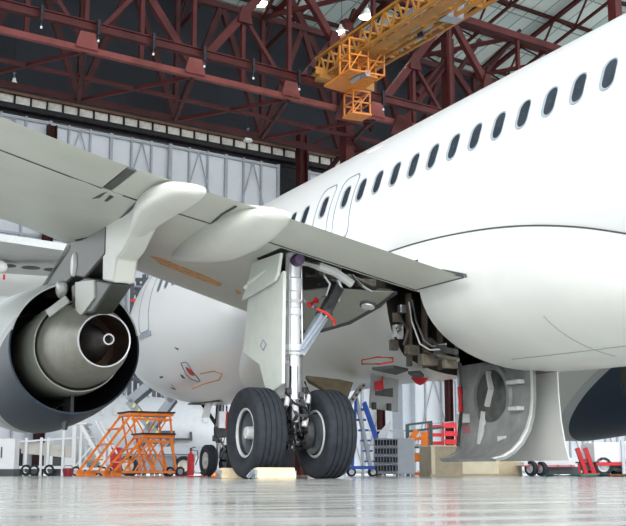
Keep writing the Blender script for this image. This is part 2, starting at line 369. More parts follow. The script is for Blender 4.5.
# ------------------------------------------------------------------ flap fairings
def canoe(X, pts, half, name, mats=WINGM, flat=0.):
    # pts: list of (y, ztop, zbot, halfwidth)
    b = MB(); rings = []
    for y, zt, zb, hw in pts:
        r = []; n = 28
        for k in range(n):
            a = 2*PI*k/n; ca, sa = math.cos(a), math.sin(a)
            x = hw*abs(ca)**.8*(1 if ca > 0 else -1); zc = (zt+zb)/2
            r.append(V((X+x, y, zc + (zt-zb)/2*abs(sa)**.8*(1 if sa > 0 else -1))))
        rings.append(r)
    return b.loft(rings).build(name, [mats], AP, ang=60)
for s in (-1, 1):
    def fair_from(X, bot, top, hws):
        pts = []
        for (u,v),(u2,v2),hw in zip(bot, top, hws):
            p = at(u,v,0,-X); q = at(u2,v2,0,-X); pts.append((p.y, q.z, p.z, hw))
        return pts
    F1 = [(4.62,y,*r) for y,*r in fair_from(4.62, [(178,259),(190,262),(208,263),(228,261),(248,252),(262,241),(273,230),(280,221),(283,215)], [(178,258),(190,240),(208,228),(228,214),(248,206),(262,206),(273,207),(280,209),(283,211)], [.03,.16,.24,.29,.31,.30,.27,.21,.10])]
    canoe(s*4.72, [(r[1],r[2],r[3],r[4]*1.2) for r in F1], .3, 'flap_track_fairing', FAIRP)
    F2 = fair_from(5.9, [(138,237),(146,230),(152,224),(160,217.5),(170,211.5),(180,205),(188,199),(193,195),(195,190.5)], [(138,222),(146,202),(152,196),(160,190),(170,184),(180,182),(188,183),(193,184.5),(195,187)], [.12,.18,.22,.25,.26,.25,.21,.16,.07])
    canoe(s*5.9, F2, .3, 'flap_track_fairing', FAIRP)
    canoe(s*9.4, [(2.0,3.95,3.85,.05),(1.2,4.0,3.6,.18),(.2,4.0,3.45,.26),(-.9,3.95,3.5,.26),(-2,3.85,3.65,.18),(-2.6,3.8,3.74,.05)], .3, 'flap_track_fairing', FAIRP)
    # pylon
    def plate(poly, hw, name, m, hw2=None):
        b = MB(); b.loft([[V((s*5.84-hw,y,z)) for y,z in poly],[V((s*5.84+hw,y,z)) for y,z in poly]]); return b.build(name, [m], AP, bevel=.03)
    PA = at(70,247,0,-5.99); PB = at(44,287,0,-5.99)
    MB().tube([V((s*5.99,PA.y,PA.z)), V((s*5.99,PB.y,PB.z))], .045, 8).build('pylon_edge', [FAIRP], AP)
    plate([(PA.y,PA.z+.15),(PB.y,PB.z),(PB.y-.1,PB.z-.2),(4.6,3.05),(3.95,2.88),(3.1,2.98),(2.4,2.84),(1.3,3.0),(1.3,3.6)], .16, 'pylon', PYLD)
    plate([(1.5,3.5),(1.42,2.66),(.86,2.55),(.75,2.85),(.45,2.9),(-.11,3.17),(-.4,3.4)], .15, 'pylon_aft_fairing', FAIRP)
    plate([(3.2,2.85),(3.0,2.25),(2.75,2.35),(1.9,2.28),(.95,2.55),(1.7,2.72),(2.4,2.86)], .15, 'pylon_lower_fairing', PYLD)
    b = MB(); b.prism([(s*5.84-.175,2.85,2.85),(s*5.84-.175,2.75,2.30),(s*5.84-.175,2.3,2.33),(s*5.84-.175,1.75,2.46),(s*5.84-.175,1.78,2.72)], (.03,0,0)); b.build('heat_shield', [WINGM], AP)
    canoe(s*5.75-.27, [(3.95,2.98,2.92,.02),(3.85,3.02,2.78,.06),(3.7,3.0,2.72,.08),(3.55,2.96,2.76,.07),(3.45,2.9,2.84,.02)], .1, 'pylon_fitting', BELLY)
    canoe(s*5.75-.25, [(3.15,3.15,3.1,.02),(3.1,3.3,2.98,.04),(3.0,3.33,2.95,.05),(2.9,3.3,2.98,.04),(2.85,3.15,3.1,.02)], .1, 'pylon_fitting', BELLY)
# ------------------------------------------------------------------ engines
for s in (-1, 1):
    O = (-5.73 if s < 0 else 5.97, 0, 1.99); AX = (0,1,0)
    b = MB(); b.lathe([(1.0,3.85),(1.025,3.85),(1.06,4.1),(1.14,4.8),(1.2,5.6),(1.24,6.3),(1.22,7.0),(1.14,7.7),(1.05,8.05),(.98,8.17),(.92,8.1),(.87,7.8),(.87,7.2),(.9,6.2),(.98,5.4),(1.04,4.8),(1.0,3.85)], O, AX, 72)
    nac = b.build('engine_nacelle', [NAC, DUCTBLK], AP, ang=50)
    for p in nac.data.polygons:
        c = p.center; r = math.hypot(c.x-O[0], c.z-O[2])
        if r < 1.03 and c.y < 7.2 and (p.normal.x*(c.x-O[0]) + p.normal.z*(c.z-O[2])) < 0: p.material_index = 1
    b = MB(); b.lathe([(0,7.0),(.25,6.9),(.87,6.85),(.87,6.75),(.0,6.7)], O, AX, 48); b.build('fan_disc', [DUCTBLK], nac)
    b = MB(); b.lathe([(.5,6.7),(.66,6.0),(.72,5.2),(.74,4.6),(.745,4.1),(.71,3.66),(.70,3.6),(.685,3.6),(.685,3.7)], O, AX, 64); b.build('core_cowl', [TITL], nac)
    OF = O; O = (O[0], 0, O[2]-.15); AX = (0,1,.042)
    b = MB(); b.lathe([(.64,3.8),(.645,3.55),(.62,3.2),(.525,2.7),(.385,2.2),(.38,2.18),(.365,2.18),(.375,2.25),(.46,2.8),(.5,3.4)], O, AX, 64); nz = b.build('core_nozzle', [TITAN], nac)
    b = MB(); b.lathe([(.380,2.165),(.386,2.17),(.387,2.19),(.367,2.19),(.365,2.17),(.380,2.165)], O, AX, 64); b.build('nozzle_lip', [CHROME], nz)
    b = MB(); b.lathe([(.69,3.66),(.64,3.66)], O, AX, 48); b.build('cowl_gap', [DUCTBLK], nac)
    b = MB(); b.lathe([(.362,2.2),(.40,2.5),(.45,3.0),(.48,3.4),(.0,3.4)], O, AX, 48); b.build('nozzle_liner', [COPPER], nz)
    b = MB(); b.lathe([(.34,3.35),(.31,3.1),(.22,2.8),(.12,2.45),(.085,2.25),(.075,1.97),(.08,1.96),(.08,1.94),(.06,1.94),(.06,2.2),(0,2.2)], O, AX, 40); b.build('exhaust_plug', [PLUG], nz)
    b = MB(); b.lathe([(.061,2.05),(.0,2.05)], O, AX, 20); b.build('vent_hole', [DUCTBLK], nz)
    O = OF; AX = (0,1,0)
    b = MB(); b.box((O[0]+.02,4.25,1.13),(.05,.5,.30)); b.build('drain_mast', [DARKM], nac)
    b = MB(); b.prism([(O[0]-.02,4.5,.86),(O[0]-.02,4.2,.88),(O[0]-.02,4.25,.74),(O[0]-.02,4.4,.74)], (.04,0,0)); b.build('drain_pipe', [DARKM], nac)
    if s < 0:
        b = MB(); b.bar(at(48,314,0,-6.3), at(68,299,0,-6.05), .06, .12); b.build('bleed_duct', [GREYP], nac)
# ------------------------------------------------------------------ main gear
def lath(prof, o, ax, n=48):
    return MB().lathe(prof, o, ax, n)
def tyre_prof(R, w, ri, grooves):
    # (radius, t) across the width
    h = w/2; pr = [(ri, -h*.62),(ri+.02,-h*.72),((ri+R)/2*.98,-h*.98),(R*.90,-h*.97),(R*.955,-h*.86),(R*.985,-h*.68)]
    for g in grooves:
        pr += [(R*(1-.012*abs(g)),h*g-.011),(R*(1-.012*abs(g))-.014,h*g-.009),(R*(1-.012*abs(g))-.014,h*g+.009),(R*(1-.012*abs(g)),h*g+.011)]
    pr += [(R*.985,h*.68),(R*.955,h*.86),(R*.90,h*.97),((ri+R)/2*.98,h*.98),(ri+.02,h*.72),(ri,h*.62),(ri-.03,h*.5),(ri-.03,-h*.5),(ri,-h*.62)]
    return pr
def main_wheel(X, Y, R, w, out, ri=.30):
    t = lath(tyre_prof(R, w, ri, (-.5,-.17,.17,.5)), (X,Y,R-.006), (1,0,0), 72).build('wheel', [RUB], AP, ang=35)
    o = (X,Y,R-.006); e = out
    lath([(ri-.01,e*w*.20),(ri+.018,e*w*.33),(ri+.016,e*w*.36),(ri+.004,e*w*.37),(ri-.008,e*w*.35),(ri-.012,e*w*.3)], o, (1,0,0)).build('wheel_rim', [RIM], t)
    lath([(ri-.008,e*w*.31),(ri-.05,e*w*.10),(.16,e*w*.02),(.10,e*w*.02),(.07,e*w*.1)], o, (1,0,0)).build('wheel_disc', [RIMD], t)
    lath([(.085,e*w*.02),(.08,e*w*.30),(.07,e*w*.34),(.03,e*w*.35),(0,e*w*.35)], o, (1,0,0), 28).build('hub_cap', [RIM], t)
    lath([(ri-.04,-e*w*.1),(ri-.04,-e*w*.44),(.10,-e*w*.5),(.0,-e*w*.5)], o, (1,0,0)).build('wheel_back', [RIMD], t)
    lath([(ri-.005,-e*w*.30),(ri+.016,-e*w*.36),(ri,-e*w*.40),(ri-.02,-e*w*.37)], o, (1,0,0)).build('wheel_rim', [RIM], t)
    return t
def gear(s):
    X = s*3.795; R = .585
    main_wheel(X-.495, 0, R, .425, -1); main_wheel(X+.495, 0, R, .425, 1)
    b = MB(); b.lathe([(.0,0),(.10,0),(.10,.62),(.125,.64),(.125,.72),(.098,.74),(.098,1.1),(.115,1.12),(.115,1.2),(.1,1.22),(.1,1.42),(.115,1.44),(.12,1.6),(.10,1.62),(.10,1.95),(0,1.95)], (X+.02,0,1.02), (0,0,1), 32)
    st = b.build('gear_strut', [CHROME], AP, ang=30)
    MB().lathe([(.0,0),(.078,0),(.078,.5),(0,.5)], (X+.02,0,.58), (0,0,1), 24).build('shock_piston', [STEEL], st)
    MB().tube([(X-.5,0,R-.006),(X+.5,0,R-.006)], .075, 16).build('axle', [DARKM], st)
    for e in (-1,1):
        b = MB(); cx = X+e*.19
        b.lathe([(.12,-.05),(.2,-.05),(.21,.05),(.12,.05)], (cx,0,R), (1,0,0), 28, close=True)
        for k in range(7):
            a = 2*PI*k/7+.3; c = V((cx-e*.05, .18*math.cos(a), R+.18*math.sin(a))); b.tube([c, c+V((-e*.09,0,0))], .05, 12)
        bu = b.build('brake_unit', [DARKM], st)
        for k in range(7):
            a = 2*PI*k/7+.3; c = V((cx-e*.135, .18*math.cos(a), R+.18*math.sin(a))); MB().tube([c, c+V((-e*.03,0,0))], .022, 10).build('brake_piston', [STEEL if k % 2 else RIM], bu)
        b = MB()
        for k in range(5):
            a = 2*PI*k/5+.9*e; c = V((cx-e*.1, .15*math.cos(a), R+.15*math.sin(a)))
            b.tube([c, c+V((-e*.04,-.03,.08)), V((X+e*.06,-.08,R+.32+.05*k)), V((X+e*.05,-.1,1.25+.05*k))], .011, 6)
        b.build('brake_hose', [BLACKM if e < 0 else STEEL], st)
    b = MB(); b.tube([(X-.06,-.12,.98),(X-.05,-.30,.80),(X-.05,-.12,.66)], .028, 8); b.tube([(X+.1,-.12,.98),(X+.09,-.30,.80),(X+.09,-.12,.66)], .028, 8)
    b.bar((X-.05,-.30,.80),(X+.09,-.30,.80),.035); b.build('torque_link', [DARKM], st)
    for q, r in (((X-.13,-.16,.98),.035),((X+.17,-.18,1.02),.03),((X+.10,-.22,.72),.04)): MB().lathe([(0,-.07),(r,-.06),(r,.06),(0,.07)], q, (.3,.2,1), 14).build('actuator', [RIM], st)
    b = MB(); b.tube([(X-.15,-.15,1.1),(X-.05,-.24,.95),(X+.1,-.26,.9),(X+.2,-.16,.75)], .016, 6); b.build('hose', [BLACKM], st)
    b = MB(); b.tube([(X+.14,-.12,1.25),(X+.2,-.2,1.05),(X+.16,-.22,.85)], .014, 6); b.build('hose', [BLACKM], st)
    for q in ((X-.1,-.14,1.12),(X+.16,-.1,1.14)): MB().box(q,(.07,.06,.08)).build('junction_box', [DARKM], st, bevel=.008)
    MB().lathe([(0,-.12),(.045,-.11),(.045,.11),(0,.12)], (X-.03,-.2,.83), (0,0,1), 16).build('damper', [RIM], st)
    for q, d in (((X+.1,-.1,1.08),(.06,.07,.07)),((X+.13,-.08,.98),(.05,.06,.09)),((X+.16,-.14,.86),(.09,.06,.06)),((X+.05,-.13,.95),(.05,.05,.06))): MB().box(q,d).build('valve_block', [RIMD], st, bevel=.008)
    b = MB(); b.tube([(X+.13,-.06,1.05),(X+.14,-.05,1.7),(X+.13,-.03,2.9)], .012, 6); b.tube([(X-.06,-.1,1.05),(X-.07,-.1,1.6),(X-.07,-.08,2.9)], .01, 6); b.tube([(X+.1,-.1,.75),(X+.16,-.15,.9),(X+.13,-.1,1.1)], .014, 6); b.build('brake_line', [STEEL], st)
    for z, r in ((2.32,.118),(2.52,.112),(1.62,.12)): MB().lathe([(r,-.02),(r+.006,0),(r,.02)], (X+.02,0,z), (0,0,1), 28).build('clamp_ring', [GREYP], st)
    MB().lathe([(0,-.16),(.07,-.15),(.085,-.08),(.085,.08),(0,.1)], (X+.03,-.06,2.86), (0,1,0), 24).build('pintle_cap', [mat('purple_cap',(.10,.06,.13),.4)], st)
    # folding side stay
    A = V((X+.10,.0,1.62)); B = at(339,291,1,.1) if s < 0 else V((X-1.3*1,.1,2.55)); M = A.lerp(B,.62)
    b = MB(); b.bar(A, M, .13, .17, (0,1,0)); b.bar(A+V((0,-.1,.05)), M+V((0,-.1,0)), .03, .1, (0,1,0)); b.build('side_stay_lower', [STAY], st, bevel=.01)
    b = MB(); b.bar(M, B+V((0,.05,.05)), .14, .16, (0,1,0)); b.tube([M+V((0,-.14,0)), M+V((0,.14,0))], .07, 12); b.build('side_stay_upper', [DARKM], st, bevel=.01)
    b = MB(); K = at(303,300,1,.05) if s < 0 else V((X,.05,2.3)); b.tube([M, M.lerp(K,.5), K], .028, 8); b.tube([K, V((X+.06,0,2.25))], .022, 8); b.build('lock_stay', [STEEL], st)
    return st
ST = gear(-1); gear(1)
# leg door and hinged upper door (left)
Ld = [(-.36,2.66),(.83,2.48),(1.0,1.72),(.42,1.50),(.27,1.2),(.05,1.10),(-.30,1.2)]
b = MB(); n = len(Ld)
b.loft([[V((-4.0-.04*math.sin(1.5*(z-1)),y,z)) for y,z in Ld],[V((-4.05-.04*math.sin(1.5*(z-1)),y,z)) for y,z in Ld]]); LD = b.build('leg_door', [DOORL], AP, bevel=.012)
b = MB(); b.tube([(-4.09,.35,1.75),(-4.095,.25,1.82),(-4.095,.15,1.75),(-4.09,.25,1.68)], .006, 5, close=True); b.build('door_mark', [LINEG], LD)
b = MB(); b.bar((-3.98,-.1,2.3),(-3.82,0,2.3),.05); b.bar((-3.98,-.1,1.5),(-3.82,0,1.5),.05); b.build('door_link', [STEEL], LD)
Ud = [(-.33,2.90),(.64,2.93),(.72,2.66),(.88,2.43),(-.22,2.54),(-.3,2.62)]
b = MB(); b.loft([[V((-4.06-.1*(2.9-z),y,z)) for y,z in Ud],[V((-4.11-.1*(2.9-z),y,z)) for y,z in Ud]]); UD = b.build('hinged_door', [DOORL], AP, bevel=.01)
b = MB(); b.tube([(-4.14,.76,2.60),(-4.14,.64,2.64),(-4.12,.1,2.74)], [.045,.035,.012], 8); b.build('hinge_fairing', [BELLY], UD)
# bay equipment
b = MB()
for k in range(3):
    y = .5; x = -.6-.36*k
    b.box((x, 1.44-.14*k, 2.2),(.05,.1,1.1))
b.build('bay_rib', [BAYB], AP)
def btube(pix, Y, r, m, name='bay_pipe'):
    MB().tube([at(u,v,0,-1.7) if pix[0][0] > 388 else at(u,v,1,Y) for u,v in pix], r, 8).build(name, [m], AP)
btube([(300,262),(318,266),(335,272),(352,284)], -.02, .06, GREYP)
btube([(322,262),(324,276),(330,284),(326,296)], .1, .018, STEEL)
btube([(340,268),(338,280),(342,290),(338,302)], .1, .03, STEEL)
btube([(352,275),(362,286),(372,292)], .15, .02, STEEL)
btube([(318,285),(330,280),(345,282)], .3, .02, DARKM)
btube([(306,275),(330,278),(350,276),(372,286)], .35, .03, BAYB)
btube([(412,300),(416,320),(424,340),(432,346),(446,344)], .45, .014, STEEL)
btube([(409,302),(412,322),(420,344),(430,350),(444,349)], .5, .012, GREYP)
btube([(400,318),(408,330),(404,345)], .55, .02, BAYB)
btube([(425,352),(440,356),(458,360)], .6, .03, BAYB)
btube([(430,340),(445,350),(456,352)], .55, .04, DARKM)
for (u,v,Y,sx,sy,sz,m) in ((398,331,.60,.14,.1,.18,GREYP),(396,318,.60,.16,.1,.14,BAYB),(402,309,.60,.1,.1,.12,STEEL),(394,345,.60,.12,.1,.16,BAYB),(412,350,.60,.2,.12,.14,BAYB),(428,360,.60,.26,.14,.16,BAYB),(440,352,.60,.14,.14,.2,DARKM),(450,364,.60,.2,.1,.12,BAYB),(345,279,.4,.2,.15,.12,DARKM),(365,283,.4,.3,.12,.1,BAYB),(326,272,.45,.3,.12,.14,BAYB),(384,292,.3,.2,.1,.08,BAYB),(393,338,.60,.05,.05,.12,RIM),(400,337,.60,.08,.06,.06,RIM)):
    MB().box(at(u,v,0,-1.62) if u > 388 else at(u,v,1,Y),(sx,sy,sz)).build('bay_bracket', [m], AP, bevel=.01)
b = MB()
for k in range(5):
    p = at(397+random.uniform(-4,4), 333+random.uniform(-6,8), 0, -1.68); b.tube([p, p+V((.05,-.03,.05))], .025, 8)
b.build('hydraulic_fitting', [RIM], AP)
# landing light in the wing root
LL = at(368,306,2,2.45); 
# main gear bay doors (hinged at the keel, hanging open)
def bay_door(s, y0, y1, prof, name, m, far=None, th=.04):
    far = far or prof; n = len(prof); b = MB(); K = 8; cols = []
    def norm(pr, i):
        q0 = pr[max(i-1,0)]; q1 = pr[min(i+1,n-1)]; tx, tz = q1[0]-q0[0], q1[1]-q0[1]; L = math.hypot(tx,tz); return -tz/L, tx/L
    rings = []
    for i in range(n):
        a = []; c = []
        for k in range(K+1):
            t = k/K; y = y0+(y1-y0)*t; pr = [(p[0]*(1-t)+q[0]*t, p[1]*(1-t)+q[1]*t) for p, q in zip(prof, far)]
            nx, nz = norm(pr, i); x, z = pr[i]
            a.append(V((s*x,y,z))); c.append(V((s*(x+nx*th),y,z+nz*th)))
        rings.append(a + c[::-1])
    return b.loft(rings).build(name, [m], AP, ang=50)
dpf = [(.2,1.72),(.19,1.35),(.19,1.1),(.195,.85),(.20,.62),(.22,.46),(.30,.34),(.42,.28),(.58,.24)]
dp = [(.2,1.72),(.19,1.3),(.2,1.05),(.235,.84),(.31,.64),(.43,.47),(.58,.34),(.74,.26),(.90,.23)]
dp2 = [(.2,1.72),(.2,1.2),(.23,.8),(.29,.45),(.35,.25)]
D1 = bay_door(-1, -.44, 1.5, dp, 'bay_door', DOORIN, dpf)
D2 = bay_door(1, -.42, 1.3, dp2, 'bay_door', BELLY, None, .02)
X0 = -.255
def dring(cy, cz, r, w, d): # raised ring on the inside of the left door
    return MB().lathe([(r-w,0),(r-w,d),(r,d),(r+.03,0)], (X0+.03,cy,cz), (-1,0,0), 40)
dring(.60,1.18,.50,.07,.05).build('stiffener_ring', [DOORIN], D1)
MB().lathe([(0,.06),(.34,.05),(.43,.0)], (X0+.03,.60,1.18), (-1,0,0), 40).build('wheel_recess', [mat('recess_dark',(.09,.095,.09),.5,var=.5,scale=5)], D1)
b = MB(); b.bar((X0-.03,.6,1.56),(X0-.05,.5,1.30),.05,.09,(1,0,0)); b.bar((X0-.05,.5,1.30),(X0-.05,.62,1.05),.05,.09,(1,0,0)); b.bar((X0-.03,.75,.98),(X0-.05,.85,.5),.06,.07,(1,0,0)); b.build('stiffener', [GREYP], D1)
for (y,z,w,h) in ((1.30,.90,.22,.14),(-.1,1.36,.30,.06),(-.1,.98,.24,.06),(.2,.55,.22,.1)):
    MB().box((X0-.05,y,z),(.12,w,h)).build('door_latch', [GREYP], D1, bevel=.01)
b = MB()
for k in range(4): b.box((X0+.005,1.28,.78-.03*k),(.012,.2,.014))
b.box((X0+.005,1.45,.62),(.012,.12,.014)); b.box((X0+.005,1.38,.5),(.012,.08,.014)); b.build('stencil_marks', [RED], D1)
b = MB(); b.loft([[V((-x-.02,y,z+.03)) for y in (-.43,-.38)]+[V((-x-.05,y,z+.05)) for y in (-.38,-.43)] for x,z in dp]); b.build('edge_member', [GREYP], D1)
b = MB(); b.loft([[V((-x-.02,y,z+.03)) for y in (1.42,1.49)]+[V((-x-.05,y,z+.05)) for y in (1.49,1.42)] for x,z in dpf]); b.build('edge_member', [DOORIN], D1)
MB().box((.0,.5,1.58),(.36,1.9,.16)).build('keel_beam', [BAYB], AP)
b = MB(); b.tube([at(456,340,0,-.45), at(460,387,0,-.45)], .035, 10); dr = b.build('door_actuator', [STEEL], AP)
b = MB(); b.tube([at(460,387,0,-.45), at(461,412,0,-.45)], .045, 10); b.build('actuator_lock_sleeve', [RED], dr)
b = MB(); b.tube([at(461,412,0,-.45), at(458,446,0,-.4)], .028, 10); b.build('actuator_rod', [DARKM], dr)
# belly access door hanging open with red tag, belly liner panel, beacon
P = [at(u,v,1,3.2) for u,v in ((372,372),(399,374),(398,412),(370,408))]
SD = MB().prism(P, (0,.05,0)).build('service_door', [mat('service_door_grey',(.36,.38,.38),.5,var=.08)], AP, bevel=.01)
MB().prism([at(u,v,1,3.17) for u,v in ((375,382),(383,380),(384,390),(375,390))], (0,.02,0)).build('red_tag', [RED], SD)
for q in (((376,391),(382,390),(382,396),(376,395)),((383,389),(393,388),(393,397),(383,396)),):
    MB().prism([at(u,v,1,3.17) for u,v in q], (0,.02,0)).build('door_vent', [SEAL], SD)
for q in ((374,406),(389,407)): MB().box(at(*q,1,3.15),(.06,.06,.12)).build('door_hook', [DARKM], SD)
MB().tube([at(384,368,1,3.15), at(382,380,1,3.15)], .012, 6).build('tag_strap', [REDC], SD)
for q in (((372,370),(394,368),(408,371),(396,375)),((408,374),(420,373),(424,377),(414,378))):
    MB().prism([at(u,v,2,1.545) for u,v in q], (0,0,.04)).build('belly_opening', [SEAL], AP)
BC = at(420,380,1,2.6); MB().lathe([(.16,.12),(.14,.02),(.07,-.06),(0,-.09)], BC, (0,0,1), 24).build('beacon_light', [RED], AP)
b = MB(); rg = []
for k in range(9):
    t = k/8; u = 345 + 18*t**1.3 if False else 0
pa = [(310,381),(320,389),(330,398),(338,405),(345,409)]; pb = [(322,378),(338,380),(352,382),(364,383)]
lo = [at(u,v,1,3.6) for u,v in ((308,383),(320,390),(332,400),(344,409))]; hi = [at(u,v,1,3.6)+V((0,.5,0)) for u,v in ((318,376),(336,378),(352,380),(366,383))]
b.loft([lo,hi,[p+V((.03,.03,.05)) for p in hi],[p+V((.03,.03,.05)) for p in lo]], closed=False, caps=False); BP = b.build('belly_panel', [BROWNB], AP)
b = MB(); b.prism([at(u,v,1,3.56) for u,v in ((344,409),(362,383),(366,384),(350,408))], (0,.06,0)); b.build('panel_edge', [STRIPW], BP)
b = MB()
for k in range(5): p = at(349+3.6*k,404-4.6*k,1,3.54); b.tube([p,p+V((0,-.02,0))], .022, 8)
b.build('panel_fastener', [SEAL], BP)
# nose gear
def nose_gear():
    R = .38
    for e in (-1,1):
        t = lath(tyre_prof(R,.23,.2,(-.3,.3)), (e*.25,12.64,R-.005), (1,0,0), 48).build('wheel', [RUB], AP, ang=35)
        o = (e*.25,12.64,R-.005)
        lath([(.19,e*.06),(.205,e*.085),(.18,e*.09),(.12,e*.06),(.07,e*.07),(.06,e*.10),(0,e*.105)], o, (1,0,0), 32).build('wheel_rim', [RIM], t)
        lath([(.19,-e*.06),(.18,-e*.08),(0,-e*.08)], o, (1,0,0), 32).build('wheel_back', [RIMD], t)
    st = MB().lathe([(0,0),(.055,0),(.055,.45),(.085,.46),(.085,1.5),(0,1.5)], (0,12.64,.35), (0,0,1), 20).build('gear_strut', [STEEL], AP)
    MB().tube([(-.26,12.64,R),(.26,12.64,R)], .05, 10).build('axle', [DARKM], st)
    b = MB(); b.tube([(0,12.5,.85),(0,12.2,.65),(0,12.5,.45)], .035, 8); b.build('torque_link', [STEEL], st)
    b = MB(); b.box((-.02,12.5,1.05),(.26,.2,.26)); b.box((.02,12.45,1.35),(.2,.12,.2)); b.box((-.14,12.5,.9),(.12,.12,.14)); b.build('steering_unit', [RIMD], st, bevel=.02)
    b = MB(); b.tube([(0,12.64,1.15),(0,13.9,1.85)], .05, 8); b.build('drag_stay', [DARKM], st)
    b = MB(); b.box((.0,12.3,1.34),(.26,.10,.40)); b.build('placard_box', [CHROME], st)
    b = MB()
    for k in range(4): b.tube([(-.1+.06*k,12.5,.8),(-.18+.1*k,12.45,1.1),(-.1+.08*k,12.5,1.7)], .016, 6)
    b.build('gear_hose', [BLACKM], st)
    for e in (-1,1):
        b = MB(); b.loft([[V((e*.38,y,1.78)),V((e*.40,y,1.78)),V((e*.50,y,1.38)),V((e*.48,y,1.38))] for y in (12.0,12.5)]); b.build('nose_gear_door', [BELLY], AP)
nose_gear()
MB().prism([(-.5,11.4,1.72),(.5,11.4,1.72),(.4,13.8,1.77),(-.4,13.8,1.77)],(0,0,.03)).build('nose_bay', [BAYD], AP)
# lights on wing root panel
lz = at(368,306,0,-2.6)
ll = MB().lathe([(0,.03),(.09,.02),(.10,0),(.10,-.04),(0,-.04)], lz, (-.25,-.2,-.9), 24).build('landing_light', [LENS], AP)
MB().lathe([(.10,.012),(.118,.0),(.118,-.03),(.10,-.03)], lz, (-.25,-.2,-.9), 24).build('light_bezel', [SEAL], ll)
# wing root under-panel (in front of the bay) with its seal
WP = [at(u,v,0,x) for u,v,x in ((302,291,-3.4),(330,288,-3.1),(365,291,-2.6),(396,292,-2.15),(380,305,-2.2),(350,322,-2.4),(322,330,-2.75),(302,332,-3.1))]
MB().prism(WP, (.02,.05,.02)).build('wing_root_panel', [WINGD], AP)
MB().tube([p+V((-.01,-.01,-.01)) for p in (WP[3],WP[4],WP[5],WP[6],WP[7])], .03, 8).build('root_seal', [SEAL], AP)
# underside details: primer patches at the leading edge, gap marks
def wing_px(u, v):
    d = ray(u, v).normalized(); t = 8.
    while t < 30:
        p = CAM + d*t; a = -p.x
        if 2 < a < 12:
            y0 = LEx(a); y1 = interp(TEy,a); tt = (y0-p.y)/(y0-y1)
            if 0 <= tt <= 1 and p.z > wsec(a,-1,tt,-1).z - .006: return p
        t += .01
    return None
def wing_poly(pix, name, m):
    q = [wing_px(u,v) for u,v in pix]
    if all(q): MB().prism(q, (0,0,.006)).build(name, [m], AP, smooth=False)
wing_poly([(150,256),(160,258),(205,276),(222,284),(220,287),(200,280),(160,264)], 'primer_patch', PRIMER)
wing_poly([(235,290),(241,291),(241,294.5),(236,294)], 'primer_patch', PRIMER)
wing_poly([(102,193.5),(107,192),(100,198),(92,199)], 'gap_mark', PYLD); wing_poly([(110,195),(114,197),(107,202),(104,201)], 'gap_mark', PYLD)

def wing_seam(pix, r, name):
    q = [wing_px(u,v) for u,v in pix]; q = [p+V((0,0,-.004)) for p in q if p]
    if len(q) > 2: MB().tube(q, r, 6).build(name, [SEAL], AP)
wing_seam([(76,240),(90,237),(108,229),(122,217),(136,203),(150,193),(171,182)], .018, 'fairing_seam')
wing_seam([(177,258),(190,245),(205,229),(222,214),(236,206)], .016, 'fairing_seam')
for sp in ([2.05,2.5,3,3.5,4,4.5,5,5.5,6,6.25],[6.55,7,7.5,8,8.5,9.5,11]):
    MB().tube([wsec(a,-1,tflap(a)-.002,-1)+V((0,0,-.002)) for a in sp], .011, 6).build('flap_seam', [SEAL], AP)
MB().tube([wsec(2.06,-1,tflap(2.06)+(1-tflap(2.06))*k/10,-1)+V((.02,0,-.004)) for k in range(11)], .012, 6).build('flap_seam', [SEAL], AP)

q = skin_px(503,88); b = MB(); b.prism([q+V((.25,.12,.05)), q+V((.25,-.12,.05)), q+V((.25,-.10,.24)), q+V((.25,.04,.24))], (.08,0,0)); b.build('blade_antenna', [WHITE], AP)
# ================================================================== THE HANGAR
HT = math.radians(79); HH = V((math.sin(HT), math.cos(HT), 0)); HN = V((math.cos(HT), -math.sin(HT), 0))
P0 = gp(0, 50)
def hg(a, b, z): return P0 + HH*a + HN*b + V((0,0,z))
def hpx(u, v, b):                # hangar coordinates (a, z) on the vertical plane b metres in front of the back wall
    d = ray(u, v); o = P0 + HN*b; t = (o-CAM).dot(HN)/d.dot(HN); p = CAM + d*t; return (p-P0).dot(HH), p.z
HROT = Matrix((HH, -HN, V((0,0,1)))).transposed()
FLOORM = mat('epoxy_floor', (.58,.58,.55), .12, var=.08, spec=.7, scale=.35)
fm = FLOORM.node_tree; fb = fm.nodes['Principled BSDF']
tcn = fm.nodes.new('ShaderNodeTexCoord'); mp = fm.nodes.new('ShaderNodeMapping'); mp.inputs['Scale'].default_value = (.5,2.2,1); mp.inputs['Rotation'].default_value = (0,0,.3)
n3 = fm.nodes.new('ShaderNodeTexNoise'); n3.inputs['Scale'].default_value = 3.; n3.inputs['Detail'].default_value = 6
fm.links.new(tcn.outputs['Object'], mp.inputs[0]); fm.links.new(mp.outputs[0], n3.inputs['Vector'])
mr = fm.nodes.new('ShaderNodeMapRange'); mr.inputs[1].default_value = .35; mr.inputs[2].default_value = .7; mr.inputs[3].default_value = .06; mr.inputs[4].default_value = .22
fm.links.new(n3.outputs['Fac'], mr.inputs[0]); fm.links.new(mr.outputs[0], fb.inputs['Roughness'])
bpn = fm.nodes.new('ShaderNodeBump'); bpn.inputs['Strength'].default_value = .05; bpn.inputs['Distance'].default_value = .01
fm.links.new(n3.outputs['Fac'], bpn.inputs['Height']); fm.links.new(bpn.outputs[0], fb.inputs['Normal'])
b = MB(); b.box(hg(20,30,-.05),(150,110,.1),HROT); struct(b.build('floor', [FLOORM], smooth=False))
